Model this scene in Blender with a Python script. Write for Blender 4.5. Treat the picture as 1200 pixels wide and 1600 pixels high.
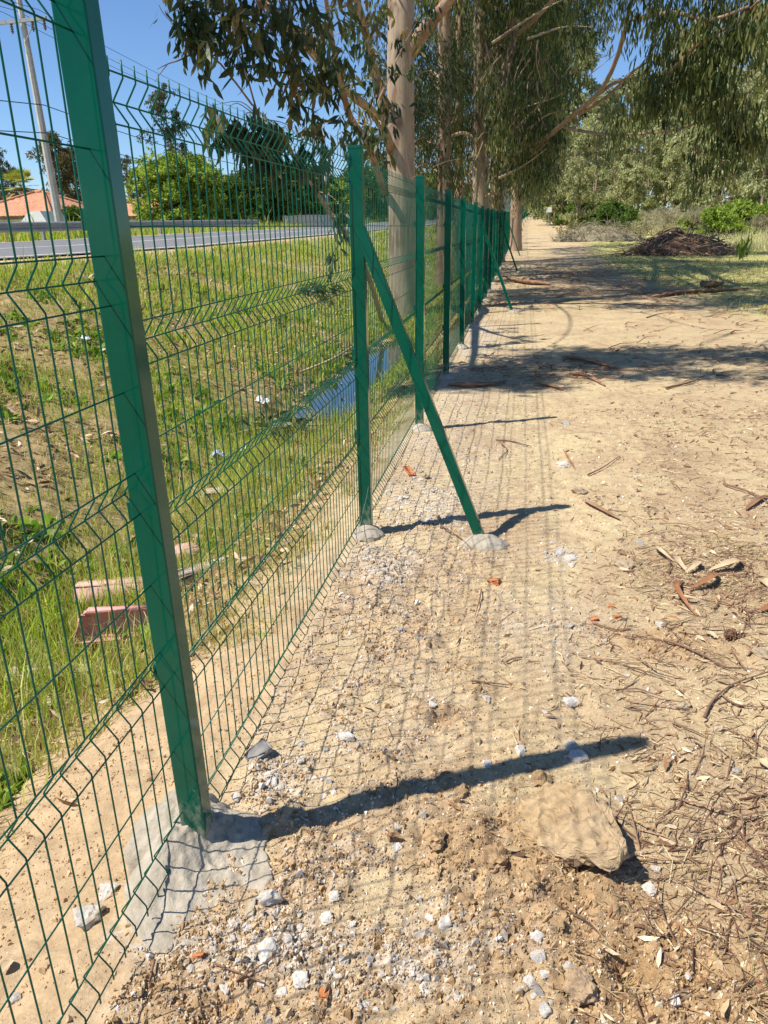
import bpy, bmesh, math, random
import numpy as np
from mathutils import Vector, Matrix

random.seed(7)
RNG = np.random.default_rng(7)
SC = bpy.context.scene
for o in list(bpy.data.objects):
    bpy.data.objects.remove(o)

# ------------------------------------------------------------------ camera
FPX, PITCH, YAW, ROLL, CAMH = 1183.64, 0.357963, 0.178505, -0.0197845, 1.7199


def cam_basis():
    fw = np.array([-math.sin(YAW), math.cos(YAW), 0.0])
    F = fw * math.cos(PITCH) + np.array([0, 0, -math.sin(PITCH)])
    R = np.array([math.cos(YAW), math.sin(YAW), 0.0])
    U = np.cross(R, F)
    c, s = math.cos(ROLL), math.sin(ROLL)
    return c * R + s * U, -s * R + c * U, F


CR, CU, CF = cam_basis()
cam = bpy.data.cameras.new('camera')
cam.sensor_fit = 'VERTICAL'
cam.sensor_height = 24.0
cam.lens = FPX * 24.0 / 1600.0
cam.clip_start = 0.05
cam.clip_end = 3000
camo = bpy.data.objects.new('camera', cam)
SC.collection.objects.link(camo)
camo.matrix_world = Matrix(((CR[0], CU[0], -CF[0], 0), (CR[1], CU[1], -CF[1], 0), (CR[2], CU[2], -CF[2], CAMH), (0, 0, 0, 1)))
SC.camera = camo

# ------------------------------------------------------------------ sky, sun, exposure
SUN_EL, SUN_AZ = math.radians(57.5), math.radians(-117.0)
world = bpy.data.worlds.new('World')
SC.world = world
world.use_nodes = True
wn = world.node_tree
sky = wn.nodes.new('ShaderNodeTexSky')
sky.sky_type = 'NISHITA'
sky.sun_disc = False
sky.sun_elevation = SUN_EL
sky.sun_rotation = SUN_AZ
sky.altitude = 900
sky.air_density = 1.0
sky.dust_density = 0.05
sky.ozone_density = 9.0
wn.links.new(sky.outputs[0], wn.nodes['Background'].inputs[0])
wn.nodes['Background'].inputs[1].default_value = 0.105
sun = bpy.data.lights.new('sun', 'SUN')
sun.energy = 5.0
sun.angle = math.radians(0.55)
sun.color = (1.0, 0.95, 0.87)
suno = bpy.data.objects.new('sun', sun)
SC.collection.objects.link(suno)
SD = Vector((math.sin(SUN_AZ) * math.cos(SUN_EL), math.cos(SUN_AZ) * math.cos(SUN_EL), math.sin(SUN_EL)))
suno.rotation_euler = SD.to_track_quat('Z', 'Y').to_euler()
suno.location = SD * 60
SC.view_settings.view_transform = 'Standard'
SC.view_settings.look = 'None'
SC.view_settings.gamma = 1
SC.view_settings.use_curve_mapping = False
SC.view_settings.exposure = 0.48
SC.cycles.max_bounces = 6
SC.cycles.transparent_max_bounces = 8

# ------------------------------------------------------------------ noise helpers (numpy)


def h2(ix, iy, seed):
    n = (ix.astype(np.int64) * 374761393 + iy.astype(np.int64) * 668265263 + seed * 982451653) & 0xFFFFFFFF
    n = ((n ^ (n >> 13)) * 1274126177) & 0xFFFFFFFF
    n = n ^ (n >> 16)
    return (n & 0xFFFFFF) / float(0xFFFFFF)


def vn(x, y, seed=0):
    ix, iy = np.floor(x), np.floor(y)
    fx, fy = x - ix, y - iy
    u, v = fx * fx * (3 - 2 * fx), fy * fy * (3 - 2 * fy)
    a, b = h2(ix, iy, seed), h2(ix + 1, iy, seed)
    c, d = h2(ix, iy + 1, seed), h2(ix + 1, iy + 1, seed)
    return (a * (1 - u) + b * u) * (1 - v) + (c * (1 - u) + d * u) * v


def fbm(x, y, seed=0, oct=4):
    s, a, t = 0, 0.5, 0
    for k in range(oct):
        s = s + a * (vn(x, y, seed + k * 17) * 2 - 1)
        t += a
        a *= 0.5
        x, y = x * 2.03 + 3.1, y * 2.03 + 1.7
    return s / t


def clods(x, y, seed=0):
    """rounded lumps: 0 in the joints, 1 on the tops"""
    ix, iy = np.floor(x), np.floor(y)
    best = np.full(x.shape, 9.0)
    val = np.zeros(x.shape)
    for dx in (-1, 0, 1):
        for dy in (-1, 0, 1):
            cx, cy = ix + dx, iy + dy
            px, py = cx + h2(cx, cy, seed), cy + h2(cx, cy, seed + 5)
            r = 0.45 + 0.75 * h2(cx, cy, seed + 9)
            d = np.hypot(x - px, y - py) / r
            m = d < best
            best = np.where(m, d, best)
            val = np.where(m, r, val)
    return np.clip(1 - best * best, 0, 1) * val


def sst(a, b, x):
    t = np.clip((x - a) / (b - a), 0, 1)
    return t * t * (3 - 2 * t)


# ------------------------------------------------------------------ terrain
BX = np.array([-2000, -120, -60, -30, -19, -17.2, -15.9, -15.6, -8.64, -8.56, -7.3, -6.2, -5, -4, -3.2, -2.75, -2.4, -2.0, -1.75, -1.3, -1.0, 4, 8, 2000.0])
BZ = np.array([2.0, 0.6, 0.5, 0.7, 1.25, 1.5, 1.46, 1.44, 1.30, 1.352, 1.22, 0.98, .62, .26, -.05, -.30, -.40, -.36, -.22, -.06, 0, .03, .0, .3])


def rise(y):
    return 0.010 * np.maximum(0, y - 20) + 0.010 * np.maximum(0, np.minimum(y, 170) - 70)


def rise2(x, y):
    """the track side climbs more than the road side"""
    tr = .012 * np.maximum(0, y - 18) + .013 * np.maximum(0, np.minimum(y, 170) - 45) + .008 * np.maximum(0, np.minimum(y, 170) - 70)
    w = sst(-7.0, -2.0, x)
    return rise(y) * (1 - w) + tr * w


def terr(x, y):
    x = np.asarray(x, float)
    y = np.asarray(y, float)
    z = np.interp(x, BX, BZ)
    ditch = np.clip(-z, 0, 1)
    z = z + ditch * sst(14.5, 17.5, y) * 0.75            # the ditch silts up towards the big trunk
    z = np.where((x < -1.75) & (x > -2.9), z - 0.06 * sst(7, 9, y) * (1 - sst(13, 15, y)), z)
    return z + rise2(x, y)


def ray(px, py):
    d = CF * FPX + CR * (px - 600) - CU * (py - 800)
    return d


_AT = {}


def at(px, py, dz=0.0):
    """photo pixel -> point on the terrain (remembered)"""
    if (px, py, dz) not in _AT:
        _AT[(px, py, dz)] = at_calc(px, py, dz)
    return _AT[(px, py, dz)].copy()


def at_calc(px, py, dz):
    d = ray(px, py)
    z = 0.0
    for k in range(40):
        t = (z + dz - CAMH) / d[2] if d[2] < -1e-6 else 400 / d[1]
        t = min(t, 200 / d[1])
        p = np.array([0, 0, CAMH]) + t * d
        z = 0.6 * z + 0.4 * float(terr(p[0], p[1]))
    return p


def atY(px, py, Y):
    d = ray(px, py)
    return np.array([0, 0, CAMH]) + d * (Y / d[1])


def atX(px, py, X):
    d = ray(px, py)
    return np.array([0, 0, CAMH]) + d * (X / d[0])


def ell(x, y, px, py, rx, ry, ang=0):
    """soft spot on the track, centred where that pixel hits the ground, radii in metres"""
    c = at(px, py)
    dx, dy = x - c[0], y - c[1]
    ca, sa = math.cos(ang), math.sin(ang)
    u, v = (dx * ca + dy * sa) / rx, (-dx * sa + dy * ca) / ry
    return np.exp(-(u * u + v * v) ** 1.5)


def masks(x, y):
    """where the ground is dug over, dusted with cement, littered, grassy"""
    n1, n2, n3 = fbm(x * 3, y * 3, 3), fbm(x * 9, y * 9, 4), fbm(x * 1.1, y * 1.1, 6)
    dug = np.maximum.reduce([ell(x, y, 850, 1440, .30, .26), ell(x, y, 1000, 1530, .28, .2), ell(x, y, 720, 1340, .17, .16),
                             ell(x, y, 300, 1560, .22, .10), ell(x, y, 690, 1120, .12, .07) * .8, ell(x, y, 600, 1270, .2, .15) * .4,
                             ell(x, y, 1050, 1010, .3, .15) * .55, ell(x, y, 680, 830, .25, .15) * .5, ell(x, y, 560, 1120, .15, .2) * .35, ell(x, y, 850, 1300, .16, .12) * .9, ell(x, y, 480, 1060, .15, .4) * .4])
    worked = np.maximum(.60 * sst(.55, -.5, x + .4 * n1) * (1 - sst(2.6, 6.0, y)), .55 * (1 - sst(1.3, 1.9, y + .25 * n1))) * sst(-.35, .35, n1 + .6 * n2 + .1) * sst(-.95, -.8, x)
    dug = np.clip(np.maximum(dug, worked) * (1.1 + .6 * n2), 0, 1)
    cem = np.maximum.reduce([ell(x, y, 270, 1492, .14, .05) * .8, ell(x, y, 200, 1430, .05, .10) * .7, ell(x, y, 430, 1470, .26, .13), ell(x, y, 560, 1500, .30, .12) * .8, ell(x, y, 430, 1210, .10, .25),
                             ell(x, y, 680, 790, .30, .5), ell(x, y, 600, 885, .22, .35), ell(x, y, 880, 870, .12, .12),
                             ell(x, y, 900, 1185, .06, .06), ell(x, y, 700, 1450, .3, .18) * .6, ell(x, y, 540, 1165, .12, .12) * .8,
                             ell(x, y, 850, 980, .3, .4) * .35, ell(x, y, 745, 520, .4, 2.) * .8, ell(x, y, 660, 690, .3, .8) * .5,
                             ell(x, y, 735, 545, .35, .8) * .9, .42 * sst(.35, -.75, x + .3 * n1) * (1 - sst(9, 16, y)) * sst(-1.0, -.8, x)])
    cem = np.clip(cem * (.75 + 1.1 * n2 + .4 * n1), 0, 1)
    lit = sst(.12, 1.0, x - .10 * (y - 3) + .45 * n1) * (1 - sst(3, 6.0, y) * .55) * (.55 + .5 * n3)
    lit = np.maximum(lit, ell(x, y, 1130, 900, .5, .6) * .9)
    lit = np.maximum(lit, .85 * ell(x, y, 790, 580, 1.6, .9) * (.7 + .8 * n1))
    lit = np.maximum(lit, .8 * sst(15, 20, y) * (1 - sst(26, 34, y)) * sst(-.6, .3, n1 + n3) * (1 - sst(3, 6, x)))
    fresh = sst(-.78, -1.05, x) * sst(-2.1, -1.5, x + .2 * n1) * (1 - sst(2.4, 4.0, y + .6 * n1))
    # grass: the bank beyond the fence, verge behind the rail, the field right of the track
    g = sst(-1.50, -1.95, x + .25 * n1 + .14 * n2 - .55 * sst(2.0, 3.2, y)) * sst(-7.9, -7.2, x + .3 * n1)
    g = np.maximum(g, sst(-15.9, -16.6, x))
    tr = 3.3 + .55 * n3 + .035 * np.maximum(0, y - 20) - 1.1 * sst(20, 34, y)
    g = np.maximum(g, sst(0, 1.6, x - tr) * sst(11, 24, y + 3 * n3))
    g = np.maximum(g, .35 * ell(x, y, 890, 480, .8, 2.0) * (.6 + n2))
    return dug, np.clip(cem, 0, 1), np.clip(lit, 0, 1), np.clip(fresh, 0, 1), np.clip(g, 0, 1)


HOLES = [(690, 1128, .045, .05), (985, 1520, .05, .09), (660, 1315, .03, .03), (800, 1366, .03, .03), (785, 1290, .02, .03),
         (620, 1318, .02, .03), (1130, 995, .05, .03), (1150, 1035, .07, .03), (355, 1575, .04, .05), (730, 1400, .03, .025)]


def micro(x, y, m=None):
    dug, cem, lit, fresh, g = m if m is not None else masks(x, y)
    near = 1 - sst(6, 14, y)
    n9 = fbm(x * 25, y * 25, 19, 2)
    z = .020 * fbm(x * .9, y * .9, 11) + .010 * fbm(x * 3.1, y * 3.1, 12)
    z = z + near * (.0085 * fbm(x * 12, y * 12, 13, 4) + .0050 * (clods(x * 34, y * 34, 14) - .25) * sst(-.3, .4, fbm(x * 5, y * 5, 16, 3)) + .016 * (clods(x * 17 + n9, y * 17, 17) - .25) * sst(-.05, .45, fbm(x * 3.3, y * 3.3, 18, 4)) * sst(1.1, -.2, x) + .0030 * fbm(x * 70, y * 70, 15, 2))
    z = z + near * dug * (.030 * (clods(x * 10 + .5 * n9, y * 10, 21) - .2) + .020 * (clods(x * 21 + 3, y * 21 + n9, 22) - .2) + .034 * fbm(x * 6, y * 6, 23) + .012 * fbm(x * 30, y * 30, 24, 3))
    z = z + near * cem * (.007 * clods(x * 30, y * 30, 31) + .004)
    z = z + near * fresh * (.034 * fbm(x * 6, y * 8, 41, 5) + .016 * (clods(x * 15, y * 15, 42) - .3) * sst(-.2, .4, fbm(x * 3, y * 3, 43)) - .01)
    z = z + near * lit * .008 * fbm(x * 12, y * 12, 51)
    z = z + g * (.06 * fbm(x * 2.2, y * 2.2, 61) + .05 * fbm(x * 6, y * 6, 62, 5))
    for px, py, r, dep in HOLES:
        c = at(px, py)
        z = z - dep * np.exp(-(((x - c[0]) ** 2 + (y - c[1]) ** 2) / r ** 2) ** 1.3)
    on_road = (x < -8.3) & (x > -16.2)
    return np.where(on_road, -.01, z)


def ground_z(x, y):
    x, y = np.atleast_1d(np.asarray(x, float)), np.atleast_1d(np.asarray(y, float))
    return terr(x, y) + micro(x, y)


def gz(x, y):
    return float(ground_z(x, y)[0])


def on(px, py):
    p = at(px, py)
    return Vector((p[0], p[1], gz(p[0], p[1])))


# ------------------------------------------------------------------ mesh + object helpers
def make_mesh(name, V, Q=None, T=None, col=None, smooth=False, mat=None):
    me = bpy.data.meshes.new(name)
    V = np.asarray(V, np.float32)
    Q = np.zeros((0, 4), np.int32) if Q is None else np.asarray(Q, np.int32).reshape(-1, 4)
    T = np.zeros((0, 3), np.int32) if T is None else np.asarray(T, np.int32).reshape(-1, 3)
    me.vertices.add(len(V))
    me.vertices.foreach_set('co', V.ravel())
    nl = Q.size + T.size
    me.loops.add(nl)
    me.loops.foreach_set('vertex_index', np.concatenate([Q.ravel(), T.ravel()]))
    me.polygons.add(len(Q) + len(T))
    st = np.concatenate([np.arange(len(Q)) * 4, Q.size + np.arange(len(T)) * 3]).astype(np.int32)
    me.polygons.foreach_set('loop_start', st)
    me.polygons.foreach_set('use_smooth', np.full(len(Q) + len(T), smooth))
    me.update(calc_edges=True)
    if col is not None:
        c = np.asarray(col, np.float32)
        if c.shape[1] == 3:
            c = np.hstack([c, np.ones((len(c), 1), np.float32)])
        ca = me.color_attributes.new('col', 'FLOAT_COLOR', 'POINT')
        ca.data.foreach_set('color', c.ravel())
    me.validate()
    if mat:
        me.materials.append(mat)
    return me


def link(name, me, parent=None, loc=None, rot=None, scale=None):
    o = bpy.data.objects.new(name, me)
    SC.collection.objects.link(o)
    if parent:
        o.parent = parent
    if loc is not None:
        o.location = loc
    if rot is not None:
        o.rotation_euler = rot
    if scale is not None:
        o.scale = (scale,) * 3 if isinstance(scale, (int, float)) else scale
    return o


def tag(o, label=None, cat=None, group=None, kind=None):
    if label:
        o['label'] = label
    if cat:
        o['category'] = cat
    if group:
        o['group'] = group
    if kind:
        o['kind'] = kind
    return o


def thing(name, label, cat, loc=(0, 0, 0), group=None):
    o = bpy.data.objects.new(name, None)
    SC.collection.objects.link(o)
    o.location = loc
    o.empty_display_size = .1
    return tag(o, label, cat, group)


class MB:
    """collects shapes that become ONE mesh"""

    def __init__(s):
        s.V, s.Q, s.T, s.C, s.n = [], [], [], [], 0

    def add(s, V, Q=None, T=None, col=None):
        V = np.asarray(V, float).reshape(-1, 3)
        if Q is not None and len(Q):
            s.Q.append(np.asarray(Q, int).reshape(-1, 4) + s.n)
        if T is not None and len(T):
            s.T.append(np.asarray(T, int).reshape(-1, 3) + s.n)
        if col is not None:
            c = np.asarray(col, float)
            s.C.append(np.tile(c, (len(V), 1)) if c.ndim == 1 else c)
        s.V.append(V)
        s.n += len(V)

    def box(s, c, size, M=None, col=None, bev=0.0):
        hx, hy, hz = [v / 2 for v in size]
        V = np.array([[x, y, z] for x in (-hx, hx) for y in (-hy, hy) for z in (-hz, hz)])
        if M is not None:
            V = V @ np.array(M).T
        s.add(V + np.array(c), [[0, 1, 3, 2], [4, 6, 7, 5], [0, 4, 5, 1], [2, 3, 7, 6], [0, 2, 6, 4], [1, 5, 7, 3]], col=col)

    def tube(s, pts, rad, sides=8, col=None, cap=True, jit=0.0):
        P = np.asarray(pts, float)
        n = len(P)
        r = np.broadcast_to(np.asarray(rad, float), (n,))
        tg = np.gradient(P, axis=0)
        tg /= np.linalg.norm(tg, axis=1)[:, None] + 1e-12
        ref = np.array([0, 0, 1.0]) if abs(tg[0][2]) < .9 else np.array([1.0, 0, 0])
        a = np.cross(tg[0], ref)
        a /= np.linalg.norm(a)
        th = np.arange(sides) * 2 * math.pi / sides
        rings = []
        for i in range(n):
            a = a - tg[i] * (a @ tg[i])
            a /= np.linalg.norm(a) + 1e-12
            b = np.cross(tg[i], a)
            rr = r[i] * (1 + jit * RNG.uniform(-1, 1, sides))
            rings.append(P[i] + (np.cos(th) * rr)[:, None] * a + (np.sin(th) * rr)[:, None] * b)
        V = np.concatenate(rings)
        i = np.arange(n - 1)[:, None] * sides
        j = np.arange(sides)[None, :]
        k = (j + 1) % sides
        Q = np.stack([i + j, i + k, i + sides + k, i + sides + j], -1).reshape(-1, 4)
        T = []
        if cap:
            T = [[0, q + 1, q] for q in range(1, sides - 1)] + [[(n - 1) * sides, (n - 1) * sides + q, (n - 1) * sides + q + 1] for q in range(1, sides - 1)]
        s.add(V, Q, T, col)

    def mesh(s, name, mat, smooth=False):
        C = np.concatenate(s.C) if s.C and sum(len(c) for c in s.C) == s.n else None
        return make_mesh(name, np.concatenate(s.V), np.concatenate(s.Q) if s.Q else None, np.concatenate(s.T) if s.T else None, C, smooth, mat)

    def build(s, name, mat, parent=None, smooth=False, **k):
        return link(name, s.mesh(name, mat, smooth), parent, **k)


def spline(pts, n=24):
    """Catmull-Rom through the points (any number of columns)"""
    P = np.asarray(pts, float)
    P = np.vstack([2 * P[0] - P[1], P, 2 * P[-1] - P[-2]])
    out = []
    seg = len(P) - 3
    for i in range(seg):
        m = max(2, n // seg)
        t = np.linspace(0, 1, m, endpoint=(i == seg - 1))[:, None]
        a, b, c, d = P[i], P[i + 1], P[i + 2], P[i + 3]
        out.append(.5 * ((2 * b) + (-a + c) * t + (2 * a - 5 * b + 4 * c - d) * t * t + (-a + 3 * b - 3 * c + d) * t ** 3))
    return np.vstack(out)


# ------------------------------------------------------------------ materials
def new_mat(name):
    m = bpy.data.materials.new(name)
    m.use_nodes = True
    nt = m.node_tree
    return m, nt, nt.nodes['Principled BSDF']


def node(nt, t, **kw):
    n = nt.nodes.new(t)
    for k, v in kw.items():
        if k in n.inputs:
            n.inputs[k].default_value = v
        else:
            setattr(n, k, v)
    return n


def noise_tex(nt, scale, detail=4, rough=.6, vec=None, dist=0.0):
    n = node(nt, 'ShaderNodeTexNoise')
    n.inputs['Scale'].default_value = scale
    n.inputs['Detail'].default_value = detail
    n.inputs['Roughness'].default_value = rough
    n.inputs['Distortion'].default_value = dist
    if vec:
        nt.links.new(vec, n.inputs['Vector'])
    return n.outputs['Fac']


def coords(nt, scale=(1, 1, 1), kind='Object'):
    tc = node(nt, 'ShaderNodeTexCoord')
    mp = node(nt, 'ShaderNodeMapping')
    mp.inputs['Scale'].default_value = scale
    nt.links.new(tc.outputs[kind], mp.inputs['Vector'])
    return mp.outputs[0]


def ramp(nt, fac, stops, interp='LINEAR'):
    r = node(nt, 'ShaderNodeValToRGB')
    r.color_ramp.interpolation = interp
    while len(r.color_ramp.elements) < len(stops):
        r.color_ramp.elements.new(.5)
    for e, (p, c) in zip(r.color_ramp.elements, stops):
        e.position = p
        e.color = (*c, 1) if len(c) == 3 else c
    nt.links.new(fac, r.inputs[0])
    return r.outputs[0]


def g3(v):
    return (v, v, v)


def mix(nt, fac, a, b, blend='MIX'):
    m = node(nt, 'ShaderNodeMix', data_type='RGBA', blend_type=blend)
    for sock, v in ((m.inputs[0], fac), (m.inputs[6], a), (m.inputs[7], b)):
        if isinstance(v, (int, float)):
            sock.default_value = v
        elif isinstance(v, tuple):
            sock.default_value = (*v, 1) if len(v) == 3 else v
        else:
            nt.links.new(v, sock)
    return m.outputs[2]


def math_n(nt, op, a, b=None, clamp=False):
    m = node(nt, 'ShaderNodeMath', operation=op)
    m.use_clamp = clamp
    for i, v in enumerate((a, b)):
        if v is None:
            continue
        if isinstance(v, (int, float)):
            m.inputs[i].default_value = v
        else:
            nt.links.new(v, m.inputs[i])
    return m.outputs[0]


def bump(nt, bs, height, strength=.4, dist=.01):
    b = node(nt, 'ShaderNodeBump')
    b.inputs['Strength'].default_value = strength
    b.inputs['Distance'].default_value = dist
    nt.links.new(height, b.inputs['Height'])
    nt.links.new(b.outputs[0], bs.inputs['Normal'])


def simple(name, c1, c2=None, scale=8, rough=.85, spec=.25, bumps=0.0, bdist=.01, metallic=0.0, stretch=(1, 1, 1), detail=5):
    m, nt, bs = new_mat(name)
    v = coords(nt, stretch)
    f = noise_tex(nt, scale, detail, .62, v)
    c = ramp(nt, f, [(.32, c1), (.68, c2 or c1)])
    nt.links.new(c, bs.inputs['Base Color'])
    bs.inputs['Roughness'].default_value = rough
    bs.inputs['Specular IOR Level'].default_value = spec
    bs.inputs['Metallic'].default_value = metallic
    if bumps:
        bump(nt, bs, noise_tex(nt, scale * 2.3, 6, .65, v), bumps, bdist)
    return m


def stone_mat(name, c1, c2, dirt=(.46, .33, .19), amount=.5, bd=.0009):
    m, nt, bs = new_mat(name)
    v = coords(nt)
    c = ramp(nt, noise_tex(nt, 3.2, 6, .7, v), [(.3, c1), (.7, c2)])
    c = mix(nt, 1.0, c, ramp(nt, noise_tex(nt, 14, 4, .7, v), [(.3, g3(.62)), (.55, g3(1.0)), (.75, g3(1.12))]), 'MULTIPLY')
    c = mix(nt, ramp(nt, noise_tex(nt, 2.1, 5, .7, v, .4), [(amount, g3(0)), (amount + .16, g3(.85))]), c, dirt)
    oi = node(nt, 'ShaderNodeObjectInfo')
    c = mix(nt, 1.0, c, ramp(nt, oi.outputs['Random'], [(0, g3(.78)), (1, g3(1.05))]), 'MULTIPLY')
    nt.links.new(c, bs.inputs['Base Color'])
    bs.inputs['Roughness'].default_value = .95
    bs.inputs['Specular IOR Level'].default_value = .1
    bump(nt, bs, noise_tex(nt, 11, 6, .75, v), .9, bd)
    return m


def col_mat(name, rough=.8, spec=.2, var=.25, scale=30, transl=0.0, bumps=0.0, bdist=.004):
    """colour from the mesh's own per-piece colour, with a little noise"""
    m, nt, bs = new_mat(name)
    a = node(nt, 'ShaderNodeAttribute', attribute_name='col')
    f = noise_tex(nt, scale, 3, .6, coords(nt))
    c = mix(nt, 1.0, a.outputs['Color'], ramp(nt, f, [(.25, g3(1 - var)), (.75, g3(1 + var))]), 'MULTIPLY')
    nt.links.new(c, bs.inputs['Base Color'])
    bs.inputs['Roughness'].default_value = rough
    bs.inputs['Specular IOR Level'].default_value = spec
    if bumps:
        bump(nt, bs, noise_tex(nt, scale * 3, 5, .65, coords(nt)), bumps, bdist)
    if transl:
        tb = node(nt, 'ShaderNodeBsdfTranslucent')
        t2 = mix(nt, 1.0, c, (1.25, 1.3, .7), 'MULTIPLY')
        nt.links.new(t2, tb.inputs[0])
        ms = node(nt, 'ShaderNodeMixShader')
        ms.inputs[0].default_value = transl
        nt.links.new(bs.outputs[0], ms.inputs[1])
        nt.links.new(tb.outputs[0], ms.inputs[2])
        nt.links.new(ms.outputs[0], nt.nodes['Material Output'].inputs['Surface'])
    return m


def ground_mat():
    m, nt, bs = new_mat('sandy_ground')
    v = coords(nt)
    at_ = node(nt, 'ShaderNodeAttribute', attribute_name='col')
    at2 = node(nt, 'ShaderNodeAttribute', attribute_name='col2')
    sep = node(nt, 'ShaderNodeSeparateColor')
    nt.links.new(at_.outputs['Color'], sep.inputs[0])
    sep2 = node(nt, 'ShaderNodeSeparateColor')
    nt.links.new(at2.outputs['Color'], sep2.inputs[0])
    dug, cem, lit = sep.outputs[0], sep.outputs[1], sep.outputs[2]
    fresh, grass, far = sep2.outputs[0], sep2.outputs[1], sep2.outputs[2]
    n_big = noise_tex(nt, 1.3, 6, .65, v, .6)
    n_mid = noise_tex(nt, 14, 5, .65, v)
    n_fine = noise_tex(nt, 95, 4, .7, v)
    n_grain = noise_tex(nt, 330, 2, .6, v)
    sand = ramp(nt, n_big, [(.28, (.39, .28, .17)), (.45, (.51, .395, .245)), (.58, (.57, .46, .275)), (.75, (.63, .52, .32))])
    sand = mix(nt, 1.0, sand, ramp(nt, n_mid, [(.3, (.70, .64, .60)), (.5, (.97, .95, .93)), (.75, (1.16, 1.14, 1.08))]), 'MULTIPLY')
    grain = ramp(nt, n_fine, [(.28, (.40, .33, .28)), (.42, (.88, .86, .84)), (.60, (1.05, 1.05, 1.04)), (.74, (1.42, 1.45, 1.50))])
    sand = mix(nt, .85, sand, grain, 'MULTIPLY')
    sand = mix(nt, .55, sand, ramp(nt, n_grain, [(.3, g3(.66)), (.6, g3(1.08)), (.75, g3(1.3))]), 'MULTIPLY')
    soil = ramp(nt, n_mid, [(.3, (.29, .18, .088)), (.55, (.42, .275, .14)), (.75, (.52, .36, .195))])
    soil = mix(nt, .6, soil, grain, 'MULTIPLY')
    orange = ramp(nt, n_mid, [(.3, (.38, .265, .15)), (.7, (.54, .40, .24))])
    orange = mix(nt, .5, orange, grain, 'MULTIPLY')
    cement = ramp(nt, n_fine, [(.3, (.38, .31, .23)), (.55, (.56, .51, .43)), (.75, (.68, .65, .60))])
    litter = ramp(nt, n_fine, [(.3, (.10, .06, .035)), (.5, (.27, .185, .10)), (.72, (.42, .32, .19))])
    under = ramp(nt, n_mid, [(.3, (.15, .11, .05)), (.5, (.32, .24, .11)), (.72, (.50, .37, .20))])
    fargr = ramp(nt, n_mid, [(.3, (.24, .25, .07)), (.5, (.38, .36, .13)), (.72, (.54, .46, .24))])
    c = mix(nt, math_n(nt, 'MULTIPLY', lit, ramp(nt, n_mid, [(.38, g3(0)), (.62, g3(1))])), sand, litter)
    c = mix(nt, dug, c, soil)
    c = mix(nt, fresh, c, orange)
    cf = math_n(nt, 'MULTIPLY', cem, ramp(nt, noise_tex(nt, 34, 4, .7, v), [(.38, g3(0)), (.58, g3(1))]))
    c = mix(nt, cf, c, cement)
    c = mix(nt, grass, c, mix(nt, far, under, fargr))
    nt.links.new(c, bs.inputs['Base Color'])
    bs.inputs['Roughness'].default_value = .95
    bs.inputs['Specular IOR Level'].default_value = .12
    h = math_n(nt, 'ADD', math_n(nt, 'MULTIPLY', n_fine, 1.0), math_n(nt, 'MULTIPLY', n_grain, .5))
    bump(nt, bs, h, .75, .006)
    return m


def paint_mat(dusty=True):
    m, nt, bs = new_mat('green_paint')
    v = coords(nt)
    f = noise_tex(nt, 5, 4, .6, v)
    c = ramp(nt, f, [(.3, (.0004, .084, .048)), (.7, (.0008, .108, .063))])
    sc = noise_tex(nt, 60, 6, .75, coords(nt, (1, 1, .12)))
    c = mix(nt, ramp(nt, sc, [(.74, g3(0)), (.78, g3(.5))]), c, (.10, .30, .22))
    sp = node(nt, 'ShaderNodeSeparateXYZ')
    nt.links.new(v, sp.inputs[0])
    dn = math_n(nt, 'SUBTRACT', math_n(nt, 'MULTIPLY', noise_tex(nt, 22, 5, .7, coords(nt, (1, 1, .5))), .9), math_n(nt, 'MULTIPLY', sp.outputs[2], 1.15))
    dust = ramp(nt, dn, [(.22, g3(0)), (.40, g3(.55))])
    film = ramp(nt, noise_tex(nt, 7, 6, .7, coords(nt, (1, 1, .3))), [(.55, g3(0)), (.8, g3(.06))])
    c = mix(nt, film, c, (.34, .36, .30))
    if dusty:
        c = mix(nt, dust, c, (.46, .40, .31))
    else:
        dust = 0.0
    rg = math_n(nt, 'ADD', math_n(nt, 'MULTIPLY', dust, .6), math_n(nt, 'ADD', math_n(nt, 'MULTIPLY', film, 1.2), .11), True)
    nt.links.new(rg, bs.inputs['Roughness'])
    nt.links.new(c, bs.inputs['Base Color'])
    bs.inputs['Specular IOR Level'].default_value = .28
    bs.inputs['Coat Weight'].default_value = .0
    bs.inputs['Coat Roughness'].default_value = .12
    bump(nt, bs, noise_tex(nt, 45, 3, .6, v), .03, .004)
    return m


def bark_mat(name, cols, peel=(.24, .13, .08), amount=.55):
    m, nt, bs = new_mat(name)
    v = coords(nt, (1, 1, .22))
    f = noise_tex(nt, 4.2, 6, .65, v, .9)
    c = ramp(nt, f, [(.28, cols[0]), (.45, cols[1]), (.6, cols[2]), (.76, cols[3])])
    st = noise_tex(nt, 26, 5, .7, coords(nt, (1, 1, .06)))
    c = mix(nt, 1.0, c, ramp(nt, st, [(.3, g3(.72)), (.6, g3(1.06))]), 'MULTIPLY')
    c = mix(nt, ramp(nt, noise_tex(nt, 1.9, 4, .6, coords(nt, (1, 1, .35))), [(amount, g3(0)), (amount + .07, g3(.8))]), c, peel)
    nt.links.new(c, bs.inputs['Base Color'])
    bs.inputs['Roughness'].default_value = .8
    bs.inputs['Specular IOR Level'].default_value = .2
    bump(nt, bs, st, .35, .02)
    return m


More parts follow.
